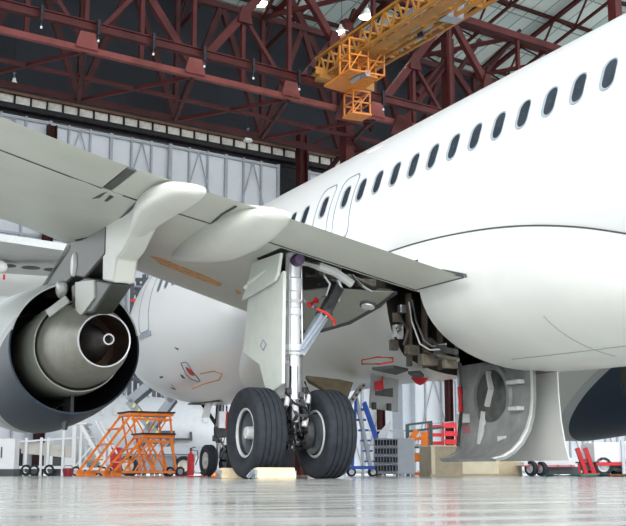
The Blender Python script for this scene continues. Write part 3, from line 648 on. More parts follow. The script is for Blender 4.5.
# ---- back wall: rail zone, fiberglass strip, slate gable
zdoor = hpx(0,111,0)[1]; zs0 = hpx(0,102.5,0)[1]; zs1 = hpx(0,88.5,0)[1]; ztop = hpx(250,20,0)[1]
A0, A1 = -30, 62
b = MB(); b.box(hg((A0+A1)/2,-.6,(zs1+ztop+1.2)/2),(A1-A0,.2,ztop+1.2-zs1),HROT); struct(b.build('wall_back', [SLATE], smooth=False))
b = MB(); b.box(hg((A0+A1)/2,-.6,(zdoor+zs0)/2),(A1-A0,.3,zs0-zdoor),HROT)
for k, z in enumerate((zdoor+.1, zdoor+.45, zs0-.08)): b.bar(hg(A0,-.3+.15*k,z), hg(A1,-.3+.15*k,z), .16, .14)
struct(b.build('door_header', [BLACKM], smooth=False))
b = MB(); b.bar(hg(A0,-.35,zs1+.05), hg(A1,-.35,zs1+.05), .12, .12); b.bar(hg(A0,-.35,zs0), hg(A1,-.35,zs0), .12, .1); struct(b.build('trim_strip', [mat('rust_trim',(.11,.045,.02),.6,var=.3)], smooth=False))
step = .79; proto = None; k = 0; a = A0
while a < A1:
    if proto is None:
        m = MB().box((0,0,0),(step*.94,.1,zs1-zs0-.02)); proto = m.build('window_1', [STRIPW], smooth=False); o = proto
    else: o = proto.copy(); o.name = 'window_%d' % (k+1); C.objects.link(o)
    o.matrix_world = HROT.to_4x4(); o.location = hg(a+step/2,-.55,(zs0+zs1)/2); struct(o); k += 1; a += step
mull = None
for j in range(k+1):
    if j % 1: continue
    if mull is None: mull = MB().box((0,0,0),(.06,.12,zs1-zs0+.2)).build('trim_1', [BLACKM], smooth=False); o = mull
    else: o = mull.copy(); o.name = 'trim_%d' % (j+1); C.objects.link(o)
    o.matrix_world = HROT.to_4x4(); o.location = hg(A0+j*step,-.45,(zs0+zs1)/2); struct(o)
SIDEW = mat('side_cladding', (.42,.44,.47), .7, var=.1, scale=.2)
for nm, a in (('wall_left', -30), ('wall_right', A1+9)):
    b = MB(); b.box(hg(a,20,15),(.2,46,30),HROT); struct(b.build(nm, [SIDEW], smooth=False))
# ---- sliding door leaves
def leaf(a0, a1, b0, n, name):
    b = MB(); b.box(hg((a0+a1)/2,b0-.15,zdoor/2),(a1-a0,.08,zdoor-.05),HROT)
    o = struct(b.build(name, [DOORP], smooth=False))
    f = MB(); w = (a1-a0)/n
    for k in range(n+1): f.bar(hg(a0+k*w,b0-.05,0), hg(a0+k*w,b0-.05,zdoor), .09 if k % 3 else .16, .1, HN)
    for z in (.2, zdoor*.33, zdoor*.66, zdoor-.15): f.bar(hg(a0,b0-.03,z), hg(a1,b0-.03,z), .1, .1)
    for lv in range(3):
        z0, z1 = (.2, zdoor*.33, zdoor*.66)[lv], (zdoor*.33, zdoor*.66, zdoor-.15)[lv]
        for k in range(0, n-1, 3):
            f.bar(hg(a0+k*w,b0,z0), hg(a0+(k+1.5)*w,b0,z1), .05, .05); f.bar(hg(a0+(k+1.5)*w,b0,z1), hg(a0+(k+3)*w,b0,z0), .05, .05)
    fo = f.build('leaf_frame', [DOORF], o, smooth=False); return o
adk = hpx(281,175,0)[0]; ared = hpx(48,170,0)[0]
e = [ared-14, ared-7, ared, ared+6.4, adk-.2]
for i in range(4): leaf(e[i]-.05, e[i+1]+.05, 0 if i % 2 else -.12, 6, 'door_%d' % (i+1))
a = adk+1.9; i = 5
while a < A1: leaf(a-.05, a+7.05, 0 if i % 2 else -.12, 6, 'door_%d' % i); a += 7; i += 1
b = MB(); b.box(hg(adk+.85,-.35,zs0/2),(2.6,.06,zs0),HROT); struct(b.build('wall_recess', [BLACKM], smooth=False))
# ---- wall columns
def column(a, b0, z, w, name='wall_column', m=TRUSS):
    c = MB(); c.bar(hg(a-w/2,b0,0), hg(a-w/2,b0,z), .06, w, HN); c.bar(hg(a+w/2,b0,0), hg(a+w/2,b0,z), .06, w, HN); c.bar(hg(a,b0,0), hg(a,b0,z), w, .06, HN)
    return struct(c.build(name, [m], smooth=False))
column(ared, .25, zdoor-.3, .34, m=TRUSSD)
column(hpx(302,160,.8)[0], .8, zs1+.5, .42)
column(hpx(449,400,.4)[0], .4, zdoor, .32, m=TRUSSD)
column(hpx(381,410,.4)[0], .4, zdoor, .3, m=TRUSSD)
column(hpx(404,410,.3)[0], .3, zdoor, .9, m=LGREY)
# ---- roof: purlined sheets rising from the wall towards the hangar front
RS = .30
def rf(a, b, dz=0): return hg(a, b, ztop + RS*b + dz)
b = MB(); b.add([rf(A0,-1,.55),rf(A1+8,-1,.55),rf(A1+8,44,.55),rf(A0,44,.55)],[(0,1,2,3)]); b.add([rf(A0,-1,.6),rf(A1+8,-1,.6),rf(A1+8,44,.6),rf(A0,44,.6)],[(0,1,2,3)]); 
def sheet_mat():
    m = bpy.data.materials.new('roof_sheeting'); m.use_nodes = True; nt = m.node_tree; bs = nt.nodes['Principled BSDF']
    tc = nt.nodes.new('ShaderNodeTexCoord'); mp = nt.nodes.new('ShaderNodeMapping'); mp.inputs['Rotation'].default_value = (0,0,HT-PI/2)
    nt.links.new(tc.outputs['Object'], mp.inputs[0]); br = nt.nodes.new('ShaderNodeTexBrick'); nt.links.new(mp.outputs[0], br.inputs['Vector'])
    br.inputs['Scale'].default_value = 1; br.inputs['Brick Width'].default_value = 1.0; br.inputs['Row Height'].default_value = 2.6; br.inputs['Mortar Size'].default_value = .05; br.offset = 0
    br.inputs['Color1'].default_value = (.56,.63,.60,1); br.inputs['Color2'].default_value = (.42,.50,.48,1); br.inputs['Mortar'].default_value = (.2,.24,.23,1)
    nt.links.new(br.outputs['Color'], bs.inputs['Base Color']); bs.inputs['Roughness'].default_value = .55; return m
o = b.build('ceiling', [sheet_mat()], smooth=False); struct(o)
for k in range(17):
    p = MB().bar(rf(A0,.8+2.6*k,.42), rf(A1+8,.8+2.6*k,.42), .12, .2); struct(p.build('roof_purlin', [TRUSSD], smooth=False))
for k in range(13):
    a = -2 + 5.2*k; r = MB(); r.bar(rf(a,-.5,.22), rf(a,44,.22), .3, .16); r.bar(rf(a,-.5,-1.25), rf(a,44,-1.25), .14, .14)
    for j in range(16):
        r.bar(rf(a,-.5+2.7*j,-1.25), rf(a,.8+2.7*j,.2), .09, .09); r.bar(rf(a,.8+2.7*j,.2), rf(a,2.2+2.7*j,-1.25), .09, .09)
    struct(r.build('roof_rafter', [TRUSS], smooth=False))
# ---- the big red box truss with gusset plates
BN, BF = 15., 10.2
zl = hpx(0,30,BN)[1]; zu = zl + 5.2
nodes = [hpx(85,50,BN)[0], hpx(193,70,BN)[0]]; sp = nodes[1]-nodes[0]
na = [nodes[0]+sp*k for k in range(-2, 9)]
def gusset(b, a, bb, z, w, h, dz=0):
    b.prism([hg(a-w,bb,z-.05),hg(a+w,bb,z-.05),hg(a+w*.9,bb,z+.15),hg(a+w*.45,bb,z+h),hg(a-w*.45,bb,z+h),hg(a-w*.9,bb,z+.15)], HN*.06)
b = MB(); b.bar(hg(na[0],BN,zl), hg(na[-1],BN,zl), .20, .20)
for a in na: gusset(b, a, BN+.12, zl+.05, .40, .75)
struct(b.build('truss_lower_chord', [TRUSSL], smooth=False))
b = MB(); b.bar(hg(na[0],BN,zu), hg(na[-1],BN,zu), .34, .3)
for i, a in enumerate(na):
    b.bar(hg(a,BN,zl+.2), hg(a,BN,zu), .15, .15, HN)
    if i % 2 == 1:
        for d in (-1,1):
            b.bar(hg(a,BN,zl+.2), hg(a+d*sp,BN,zu), .28, .22, HN)
            b.bar(hg(a+d*sp*.5,BN,(zl+.2+zu)/2), hg(a+d*sp*.5,BN,zl+.1), .15, .15, HN)
            b.bar(hg(a+d*sp*.5,BN,(zl+.2+zu)/2), hg(a+d*sp,BN,zl+.2), .14, .14, HN)
            gusset(b, a+d*sp*.5, BN+.14, (zl+.2+zu)/2-.3, .3, .6)
struct(b.build('truss_web', [TRUSS], smooth=False))
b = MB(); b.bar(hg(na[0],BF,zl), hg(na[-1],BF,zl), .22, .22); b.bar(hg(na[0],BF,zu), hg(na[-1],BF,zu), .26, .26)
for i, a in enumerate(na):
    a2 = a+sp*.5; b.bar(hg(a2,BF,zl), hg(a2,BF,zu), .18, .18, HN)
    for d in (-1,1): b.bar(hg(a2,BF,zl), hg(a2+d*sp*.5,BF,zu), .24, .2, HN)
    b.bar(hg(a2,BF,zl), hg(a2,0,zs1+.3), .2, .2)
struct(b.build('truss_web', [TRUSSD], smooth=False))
b = MB()
for a in na:
    for d in (-.5,.5): b.bar(hg(a,BN,zl-.05), hg(a+d*sp,BF,zl-.05), .13, .13)
    b.bar(hg(a,BN,zu), hg(a+sp*.5,BF,zu), .16, .16); b.bar(hg(a+sp*.5,BF,zu), hg(a+sp,BN,zu), .16, .16)
mb_ = (BN+BF)/2; b.bar(hg(na[0],mb_,zl-.05), hg(na[-1],mb_,zl-.05), .16, .12)
struct(b.build('truss_bottom_bracing', [TRUSS], smooth=False))
# posts and knee braces carrying the truss beside the fuselage
for u, v, bb, w in ((347,150,12.,.42),(332,140,12.,.0),(448,72,13.,.4)):
    if w: a, z = hpx(u,v,bb); p = MB().bar(hg(a,bb,2 if False else zl-4.5 if u < 400 else zl-2), hg(a,bb,zu), w, w, HN); struct(p.build('truss_post', [TRUSS], smooth=False))
a, z = hpx(345,112,BN); b = MB(); gusset(b, a, BN+.2, z-.4, .7, .8); a2, z2 = hpx(400,122,BN); gusset(b, a2, BN+.2, z2-.6, .7, .8); struct(b.build('gusset_plate', [TRUSS], smooth=False))
b = MB(); ap = hpx(447,60,13.)
for u, v in ((405,120),(480,110),(418,95),(447,110)): q = hpx(u,v,13.); b.bar(hg(ap[0],13.,ap[1]), hg(q[0],13.,q[1]), .26, .2, HN)
struct(b.build('truss_knee_brace', [TRUSS], smooth=False))
b = MB()
for (u0,v0,u1,v1,bb,w) in ((312,190,345,150,4,.25),(345,150,390,190,4,.25),(330,120,400,185,5,.22),(300,150,345,130,5,.2),(395,150,430,110,6,.2),(360,180,420,120,7,.18),(320,60,372,130,6,.28),(290,0,330,80,8,.4),(365,60,420,0,7,.32),(355,10,330,80,7,.3),(410,60,440,110,9,.22),(395,40,440,75,9,.2),(430,112,480,40,8,.24),(440,130,500,55,8,.2),(455,112,520,30,6,.2)):
    p = hpx(u0,v0,bb); q = hpx(u1,v1,bb); b.bar(hg(p[0],bb,p[1]), hg(q[0],bb,q[1]), w*.8, w*.7, HN)
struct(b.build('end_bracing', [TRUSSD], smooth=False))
a_, z_ = hpx(615,13,24.); struct(MB().bar(hg(a_,24.,z_-3), hg(a_,24.,z_+9), .34, .34, HN).build('roof_post', [TRUSS], smooth=False))
# ---- crane runway beam with cable carriers
BR = 16.2; zr = hpx(0,4,BR)[1]
b = MB(); b.bar(hg(na[0],BR,zr), hg(na[-1],BR,zr), .12, .26); b.bar(hg(na[0],BR,zr+.13), hg(na[-1],BR,zr+.13), .24, .04); b.bar(hg(na[0],BR,zr-.13), hg(na[-1],BR,zr-.13), .24, .04)
struct(b.build('crane_runway', [TRUSS], smooth=False))
for i, u in enumerate((41,98,153,204,253,299,383)):
    a = hpx(u, 15+.257*u, BR+.2)[0]
    t = thing('cable_carrier', '%s cable carrier clipped under the red crane runway beam, counting from the left' % ordn(i), 'bracket', hg(a,BR+.22,zr-.36), -(HT-PI/2)*-1 if False else 0, 'cable carriers on the crane runway')
    MB().box((0,0,.3),(.09,.12,.5)).build('clamp', [BLACKM], t); MB().lathe([(0,0),(.035,.01),(.035,.08),(0,.09)],(0,0,-.2),(0,0,1),12).build('roller', [GREYP], t)
    MB().tube([(0,0,-.08),(.0,0,.1)],.015,6).build('hanger', [STEEL], t)
# ---- yellow overhead crane
def lat_girder(p, q, w, h, n, up=V((0,0,1))):
    b = MB(); p = V(p); q = V(q); d = (q-p); s = d.cross(up).normalized()
    for i in (-.5,.5):
        for j in (0,1): b.bar(p+s*(w*i)+up*(h*j), q+s*(w*i)+up*(h*j), .10, .10)
        for k in range(n):
            a0 = p+d*(k/n)+s*(w*i); a1 = p+d*((k+1)/n)+s*(w*i); am = (a0+a1)/2
            b.bar(a0, am+up*h, .06, .06); b.bar(am+up*h, a1, .06, .06)
    for k in range(n+1):
        a0 = p+d*(k/n); b.bar(a0-s*(w/2), a0+s*(w/2), .07, .07); b.bar(a0-s*(w/2)+up*h, a0+s*(w/2)+up*h, .07, .07)
    return b, s
CR = thing('overhead_crane', 'yellow lattice overhead crane hanging under the hangar roof', 'crane', pt(350,80,39))
RO = V(CR.location)
def rel(p): return V(p)-RO
g0 = pt(322,76,39.); g1 = pt(425,8,32.); g1.z = g0.z; dd = (g1-g0).normalized()
zc = g0.z
# girders level, running out over the parked aircraft
def lvl(u, v, z): d = ray(u, v); return CAM + d*((z-CAM.z)/d.z)
ga0, ga1 = lvl(326,82,zc), lvl(425,17,zc); gb0, gb1 = lvl(362,74,zc), lvl(488,0,zc)
ga1 = ga0+(ga1-ga0)*1.25; gb1 = gb0+(gb1-gb0)*1.2
bb_, s_ = lat_girder(rel(ga0), rel(ga1), .8, .8, 11); bb_.build('girder', [AMBER], CR, smooth=False)
MB().bar(rel(ga0), rel(ga1), .45, .05).build('walkway', [AMBER], CR, smooth=False)
bb_, s_ = lat_girder(rel(gb0), rel(gb1), .35, .75, 9); bb_.build('girder', [AMBER], CR, smooth=False)
b = MB(); b.bar(rel(lvl(318,74,zc-.1)), rel(lvl(372,88,zc-.1)), .25, .3); b.box(rel(lvl(318,72,zc)),(.35,.35,.25)); b.build('end_carriage', [AMBER], CR, smooth=False)
b = MB(); b.tube([rel(lvl(310,70,zc)), rel(lvl(317,72,zc))], .16, 12); b.build('drive_wheel', [BLACKM], CR)
# hanging service platform under the girders
zp = zc-.75
pq = [lvl(324,87,zp), lvl(356,96,zp), lvl(378,79,zp), lvl(350,70,zp)]
MB().prism([rel(p) for p in pq], (0,0,.08)).build('service_platform', [AMBERL], CR, smooth=False)
def cage(c, w, h, m, name, par, off):
    b = MB(); c = V(c)
    for x in (-w/2,w/2):
        for y in (-w/2,w/2): b.bar(c+V((x,y,0)), c+V((x,y,h)), .05)
    for z in (0,h*.5,h):
        for s0,s1 in (((-1,-1),(1,-1)),((1,-1),(1,1)),((1,1),(-1,1)),((-1,1),(-1,-1))): b.bar(c+V((s0[0]*w/2,s0[1]*w/2,z)), c+V((s1[0]*w/2,s1[1]*w/2,z)), .05)
    b.bar(c+V((-w/2,-w/2,0)), c+V((w/2,-w/2,h)), .04); b.bar(c+V((-w/2,w/2,0)), c+V((w/2,w/2,h)), .04)
    return b.build(name, [m], par, smooth=False)
cage(rel(lvl(354,74,zp)), .7, 1.1, AMBERL, 'guard_cage', CR, 0); cage(rel(lvl(372,77,zp)), .6, .9, AMBERL, 'guard_cage', CR, 0)
c0 = rel(lvl(357,93,zp)); bk = cage(c0+V((0,0,-.85)), .66, .82, AMBERL, 'basket', CR, 0)
MB().box(c0+V((0,0,-.85)),(.76,.76,.07)).build('basket_floor', [AMBERL], bk, smooth=False)
b = MB(); h0 = rel(lvl(418,22,zc+.3)); h1 = rel(lvl(450,9,zc+.3)); b.tube([h0,h1], .30, 16); b.box(h0,(.8,.8,.6)); b.box(h1,(.7,.5,.7)); hs = b.build('hoist_drum', [MGREY], CR)
b = MB(); b.tube([h0+V((0,0,-.1)), h0+V((.1,0,-.5))], .12, 10); b.build('hoist_motor', [DARKM], hs)
b = MB(); b.tube([rel(lvl(352,80,zp-.02)), rel(lvl(368,73,zp-.02))], .12, 10); b.build('cable_reel', [MGREY], CR)
# ---- high-bay lamps
for i, (u, v, d, on, wh) in enumerate(((261,3,46,True,'lit high-bay lamp at the top edge beside the red diagonal brace'),(342,32,46,True,'lit high-bay lamp hanging just left of the yellow crane'),(367,16,47,True,'lit high-bay lamp above the crane girder, highest right one'),(14,85,47,False,'unlit lamp under the red truss at far left'),(248,140,50,False,'unlit lamp below the red truss by the wall strip'))):
    p = pt(u, v, d); t = thing('bay_lamp', wh, 'lamp', p, 0, 'high-bay lamps')
    k = 1.0 if on else .6
    MB().lathe([(.10*k,.32),(.14*k,.18),(.34*k,-.02),(.36*k,-.06),(.33*k,-.05),(.12*k,.16)], (0,0,0), (0,0,1), 24).build('lamp_shade', [SHADE], t)
    MB().lathe([(0,.1),(.16*k,.06),(.28*k,-.04),(.2*k,-.09),(0,-.1)], (0,0,0), (0,0,1), 20).build('bulb', [BULB if on else SHADE], t)
    MB().tube([(0,0,.3),(0,0,.55)], .07, 10).build('ballast', [MGREY], t)
    MB().tube([(0,0,.5),(0,0,ztop-p.z+3 if on else 2.2)], .015, 5).build('cord', [BLACKM], t)
    if on:
        ld = bpy.data.lights.new('bay_lamp_light','POINT'); ld.energy = 15; ld.color = (1,.9,.75); ld.shadow_soft_size = .3
        lo = bpy.data.objects.new('bay_lamp_light', ld); C.objects.link(lo); lo.parent = t; lo.location = (0,0,-.35)
# ================================================================== GROUND EQUIPMENT
def place(name, label, cat, u, d, rz=0., group=None): return thing(name, label, cat, gp(u,d), -YAW+rz, group)
def part(b, name, m, par, bev=0, sm=True): return b.build(name, m if isinstance(m,list) else [m], par, sm, bev)
def wheel_at(par, x, y, r, w, ax=(1,0,0), rimm=RIM, name='wheel'):
    t = part(MB().lathe([(r*.6,-w/2),(r*.9,-w/2),(r,-w*.3),(r,w*.3),(r*.9,w/2),(r*.6,w/2),(r*.6,-w/2)], (x,y,r), ax, 28), name, RUB, par)
    part(MB().lathe([(r*.62,-w*.4),(r*.4,-w*.3),(r*.2,-w*.45),(0,-w*.45)], (x,y,r), ax, 20), 'wheel_rim', rimm, t)
    part(MB().lathe([(r*.62,w*.4),(r*.4,w*.3),(r*.2,w*.45),(0,w*.45)], (x,y,r), ax, 20), 'wheel_rim', rimm, t)
    return t
# chocks
def chock(label, x, y, mirror):
    t = thing('wheel_chock', label, 'wheel chock', (x,y,0), 0, 'wheel chocks')
    part(MB().prism([(-.26,-.10,.0),(-.26,.10,0),(-.26,.06,.13),(-.26,-.05,.14)], (.52,0,0)), 'chock_block', CREAM, t, .012)
    part(MB().box((-.268,0,.06),(.03,.15,.10)), 'end_plate', MGREY, t)
    part(MB().tube([(-.28,-.04,.05),(-.34,-.05,.08),(-.37,-.02,.03),(-.33,.03,.012),(-.29,.04,.05)], .012, 6), 'rope', ORANGE if mirror else MGREY, t)
    part(MB().box((.265,0,.06),(.02,.12,.08)), 'end_plate', MGREY, t)
    return t
chock('cream wooden wheel chock lying behind the left main wheel, nearest the camera', -4.26, -.53, False)
chock('cream wooden wheel chock in front of the main wheel with orange rope', -4.28, .64, True)
# orange stair stands
def stair_stand(label, u, d, H, W, run, depth):
    t = place('stair_stand', label, 'maintenance stand', u, d, .5, 'orange maintenance stands')
    r = .022
    # platform from x=0..W, stairs go left down to x=-run ; y = depth direction
    for y in (0, depth):
        part(MB().bar((0,y,H),(-run,y,.12),.035,.055), 'stringer', ORANGE, t)
        part(MB().bar((.22,y,H-.02),(-run+.22,y,.12),.03,.035) , 'handrail', ORANGE, t)
        for x in (.03,W-.03): part(MB().bar((x+(.18 if x > .1 else .25),y,.08),(x,y,H-.03),.038), 'leg', ORANGE, t)
        part(MB().bar((.1,y,.1),(W-.1,y,H-.1),.028), 'brace', ORANGE, t)
        part(MB().bar((W-.1,y,.1),(.1,y,H-.1),.028), 'brace', ORANGE, t)
        part(MB().bar((-run,y,.1),(W+.1,y,.1),.05), 'base_rail', ORANGE, t)
        part(MB().box((-run+.05,y,.07),(.22,.05,.12)), 'foot_plate', ORANGE, t)
    n = max(3, int(H/.34))
    for k in range(1, n):
        q = k/n; part(MB().box((-run*q, depth/2, H*(1-q)+.02),(.16,depth,.03)), 'tread', ORANGE, t)
    part(MB().box((W/2,depth/2,H),(W+.1,depth+.08,.07)), 'platform', ORANGE, t)
    part(MB().box((W/2,depth/2,H+.05),(W+.16,depth+.14,.035)), 'platform_mat', BLACKM, t)
    part(MB().bar((0,0,H-.12),(W,0,H-.12),.05), 'platform_beam', ORANGE, t); part(MB().bar((W,0,H-.12),(W,depth,H-.12),.05), 'platform_beam', ORANGE, t)
    for y in (.0,depth): wheel_at(t, W+.22, y, .11, .06, (0,1,0), MGREY)
    return t
stair_stand('tall orange steel stair stand under the nose, black platform mat', 130, 27.5, 1.46, 1.0, 1.0, .75)
stair_stand('short orange steel stair stand in front of the tall orange one', 144, 25.6, .88, .62, .68, .6)
# fire extinguisher
t = place('fire_extinguisher', 'red fire extinguisher on a red base plate by the nose wheel', 'fire extinguisher', 190.5, 25.2)
part(MB().lathe([(0,.03),(.07,.03),(.075,.08),(.075,.42),(.05,.49),(.025,.51),(.025,.55),(0,.55)], (0,0,0), (0,0,1), 24), 'cylinder', RED, t)
part(MB().box((0,0,.57),(.05,.04,.06)), 'valve', DARKM, t); part(MB().bar((-.02,0,.6),(.1,0,.63),.02), 'handle', DARKM, t)
part(MB().tube([(.03,0,.57),(.14,0,.55),(.16,0,.4),(.1,0,.25)], .012, 6), 'hose', BLACKM, t)
part(MB().box((.04,0,.012),(.62,.3,.024)), 'base_plate', RED, t)
# scissor lift truck behind the stands
t = place('scissor_lift_truck', 'grey scissor lift truck with yellow-black hazard stripes behind the orange stands', 'truck', 160, 36.5, .08)
sc = 36.5/1152
def L(u, v, y=0.): return V(((u-160)*sc*.985, y, (474.2-v)*sc))
for y in (-.5,.9):
    for (p, q) in (((128,402),(166,446)),((172,398),(136,446)),((128,402),(165,371)),((172,402),(138,366))):
        part(MB().bar(L(*p,y), L(*q,y), .12, .24), 'scissor_arm', MGREY if y < 0 else RACKD, t)
b = MB()
for k in range(6):
    q = L(134+4.6*k, 407+5.2*k, -.68); b.box(q,(.06,.02,.13), Matrix.Rotation(.5,3,'Y'))
part(b, 'hazard_stripe', YEL, t)
part(MB().bar(L(122,450), L(212,450), 1.6, .22), 'chassis', LGREY, t)
part(MB().box(L(150,462),(1.6,1.2,.45)), 'equipment_box', MGREY, t); part(MB().box(L(204,462,.1),(.55,1.6,.55)), 'cab', WPAINT, t)
part(MB().box(L(163,437,-.3),(.7,.3,.4)), 'hydraulic_pump', RACKD, t)
for u in (130,184):
    for y in (-.7,.7): wheel_at(t, L(u,470).x, y, .30, .24, (0,1,0), STRIPW)
part(MB().bar(L(120,366), L(180,366), 1.8, .2), 'lift_deck', LGREY, t)
# second aircraft: small white jet behind the nose
t = place('airplane', 'white jet parked behind the scissor lift, black door sill on its side', 'airplane', 185, 44, 0)
s2 = 44/1152
def L2(u, v, y=0.): return V(((u-185)*s2*.985, y, (474.2-v)*s2))
b = MB(); rings = []
for u, r, zc_ in ((60,1.35,430),(100,1.35,430),(150,1.3,431),(180,1.2,432),(200,1.05,433),(214,.8,435),(226,.45,437),(231,.15,438),(232,.01,438)):
    rings.append([L2(u,zc_)+V((0,r*math.cos(2*PI*k/40),r*math.sin(2*PI*k/40))) for k in range(40)])
f2 = part(b.loft(rings), 'fuselage', mat('jet_paint',(.58,.61,.64),.35,var=.04), t)
for u in (95,107,119,131):
    part(MB().prism([L2(u-2,408,-1.08)+V((0,0,0)),L2(u+2,408,-1.08),L2(u+2,417,-1.28),L2(u-2,417,-1.28)],(0,.05,0)), 'window', GREYP, t)
part(MB().bar(L2(170,440,-1.24), L2(194,440,-1.18), .1,.08), 'door_sill', SEAL, t); part(MB().bar(L2(193,433,-1.1), L2(194,441,-1.16), .08), 'door_jamb', SEAL, t)
part(MB().tube([L2(207,421,-.95)+V((.12*math.cos(k*PI/4),0,.12*math.sin(k*PI/4))) for k in range(8)], .012, 5, close=True), 'access_hatch', LGREY, t)
for u in (95,205):
    part(MB().tube([L2(u,445), L2(u,468)], .07, 10), 'gear_strut', STEEL, t); wheel_at(t, L2(u,0).x, 0, .24, .18, (0,1,0))
t = place('docking_tower', 'dark steel docking tower with red rails between the left engine and the nose', 'scaffold', 140, 50)
s15 = 50/1152
def Lt(u, v, y=0.): return V(((u-140)*s15*.985, y, (474.2-v)*s15))
for u in (127,139,152):
    for y in (0,1.6): part(MB().bar(Lt(u,474,y), Lt(u,274,y), .16), 'post', RACKD, t)
for v in (279,293,308,322,350,380,410): part(MB().bar(Lt(126,v), Lt(153,v), .14), 'rail', RACKD, t); part(MB().bar(Lt(126,v,1.6), Lt(153,v-2,1.6), .12), 'rail', RACKD, t)
for v in (286,315,345): part(MB().box(Lt(139.5,v,.8), (27*s15,1.6,.08)), 'deck', MGREY, t)
for v in (301,331): part(MB().bar(Lt(126,v,-.1), Lt(140,v,-.1), .14), 'guard_bar', RED, t)
part(MB().bar(Lt(127,330,-.05), Lt(139,295,-.05), .10), 'brace', RACKD, t)
# third aircraft: wing over the left edge
t = place('airplane', 'grey aircraft behind the left engine, its wing reaching in from the left edge', 'airplane', -60, 36, 0)
O3 = V(t.matrix_basis.translation); M3 = (Matrix.Translation(O3) @ Matrix.Rotation(-YAW,4,'Z')).inverted()
def L3(u, v, d): return M3 @ pt(u, v, d)
w0 = [L3(-70,224,33), L3(110,256,33), L3(110,276,38.5), L3(-70,266,38.5)]
b = MB(); lo = [L3(-90,238,33.0),L3(-90,258,34),L3(-90,269,36.2)]
def wslab(pts_l, pts_r, th): # two chordwise polylines, thickness upwards
    b = MB(); b.loft([pts_l+[p+V((0,0,th*f)) for p,f in zip(reversed(pts_l),(.4,1.2,.5))], pts_r+[p+V((0,0,th*f)) for p,f in zip(reversed(pts_r),(.4,1.2,.5))]]); return b
wg = part(wslab([L3(-90,228,32.5),L3(-90,250,34.5),L3(-90,268,36.5)], [L3(115,258,35.5),L3(115,270,37),L3(115,280,38.6)], .45), 'wing', GREYP, t)
for (u,v) in ((7,263.5),(31,265.5),(53,267.5)):
    p = L3(u,v,35.9); part(MB().lathe([(0,0),(.28,0),(.30,.02),(0,.02)], p+V((0,0,-.06)), (0,0,-1), 20), 'access_panel', SEAL, wg)
part(wslab([L3(-90,268,37.2),L3(-90,284,37.6),L3(-90,296,38)], [L3(60,275,38.4),L3(60,286,38.6),L3(60,297,39)], .3), 'tail_panel', BELLY, t)
p = L3(2,266,35.2); part(MB().lathe([(0,.0),(.12,.05),(.2,.2),(.2,.9),(.1,1.4),(0,1.5)], p+V((.18,.0,-.05)), (-.95,0,.1), 20), 'fairing_pod', BELLY, t)
part(MB().box(L3(4,277,35.2),(.07,.03,.16)), 'safety_flag', REDC, t)
b = MB(); rings = []
for y, r in ((-8,1.7),(0,1.7),(8,1.7),(10,1.2),(11,.3)): rings.append([V((-4.2+r*math.cos(2*PI*k/32), y+4, 5.2+r*math.sin(2*PI*k/32))) for k in range(32)])
part(b.loft(rings), 'fuselage', WHITE, t); part(MB().tube([(-4.2,4,0.35),(-4.2,4,4)], .15, 12), 'gear_strut', STEEL, t); wheel_at(t, -4.2, 4, .4, .3)
# cream service dock with white railings
t = place('service_dock', 'cream service dock beam on white legs beneath the left engine', 'work platform', 40, 33)
s4 = 33/1152
def L4(u, v, y=0.): return V(((u-40)*s4*.985, y, (474.3-v)*s4))
part(MB().prism([L4(-25,433),L4(72,446),L4(72,457),L4(-25,448)],(0,.5,0)), 'deck_beam', BEIGE, t)
for u, v in ((10,439),(58,446)): part(MB().box(L4(u,v+1,-.01),(.12,.04,.14)), 'deck_marker', GREYP, t)
for u in (26,41,48,63,73): part(MB().bar(L4(u,474,-.1), L4(u,437 if u < 60 else 420,-.1), .07), 'rail_post', WPAINT, t)
part(MB().bar(L4(20,466,-.1), L4(78,466,-.1), .08), 'lower_rail', WPAINT, t); part(MB().bar(L4(20,441,-.1), L4(78,437,-.1), .05), 'upper_rail', WPAINT, t)
part(MB().box(L4(16.5,461,.1),(.20,.3,.76)), 'support_leg', BLACKM, t); part(MB().box(L4(56,462,.2),(.25,.3,.7)), 'support_leg', SEAL, t)
for u in (27,35,50): wheel_at(t, L4(u,0).x, -.1, .16, .1, (0,1,0), RIMD)
# white rolling stairs
t = place('rolling_stairs', 'white tubular rolling stairs left of the orange stands', 'stairs', 88, 31)
s5 = 31/1152
def L5(u, v, y=0.): return V(((u-88)*s5*.985, y, (474.3-v)*s5))
for y in (0,.7):
    part(MB().bar(L5(79,424,y), L5(106,468,y), .06, .09), 'stringer', WPAINT, t); part(MB().bar(L5(94,420,y), L5(112,452,y), .05), 'handrail', WPAINT, t)
    for u in (74,80,104): part(MB().bar(L5(u,468,y), L5(u,424 if u < 90 else 446,y), .05), 'leg', WPAINT, t)
    part(MB().bar(L5(72,467,y), L5(108,467,y), .05), 'base_rail', WPAINT, t); part(MB().bar(L5(74,466,y), L5(90,446,y), .035), 'brace', WPAINT, t)
    for u in (76,103): wheel_at(t, L5(u,0).x, y, .13, .07, (0,1,0))
for k in range(6): q = L5(82+4*k, 430+6.6*k, .35); part(MB().box(q,(.18,.7,.03)), 'tread', WPAINT, t)
part(MB().box(L5(76,423,.35),(.5,.8,.05)), 'platform', WPAINT, t)
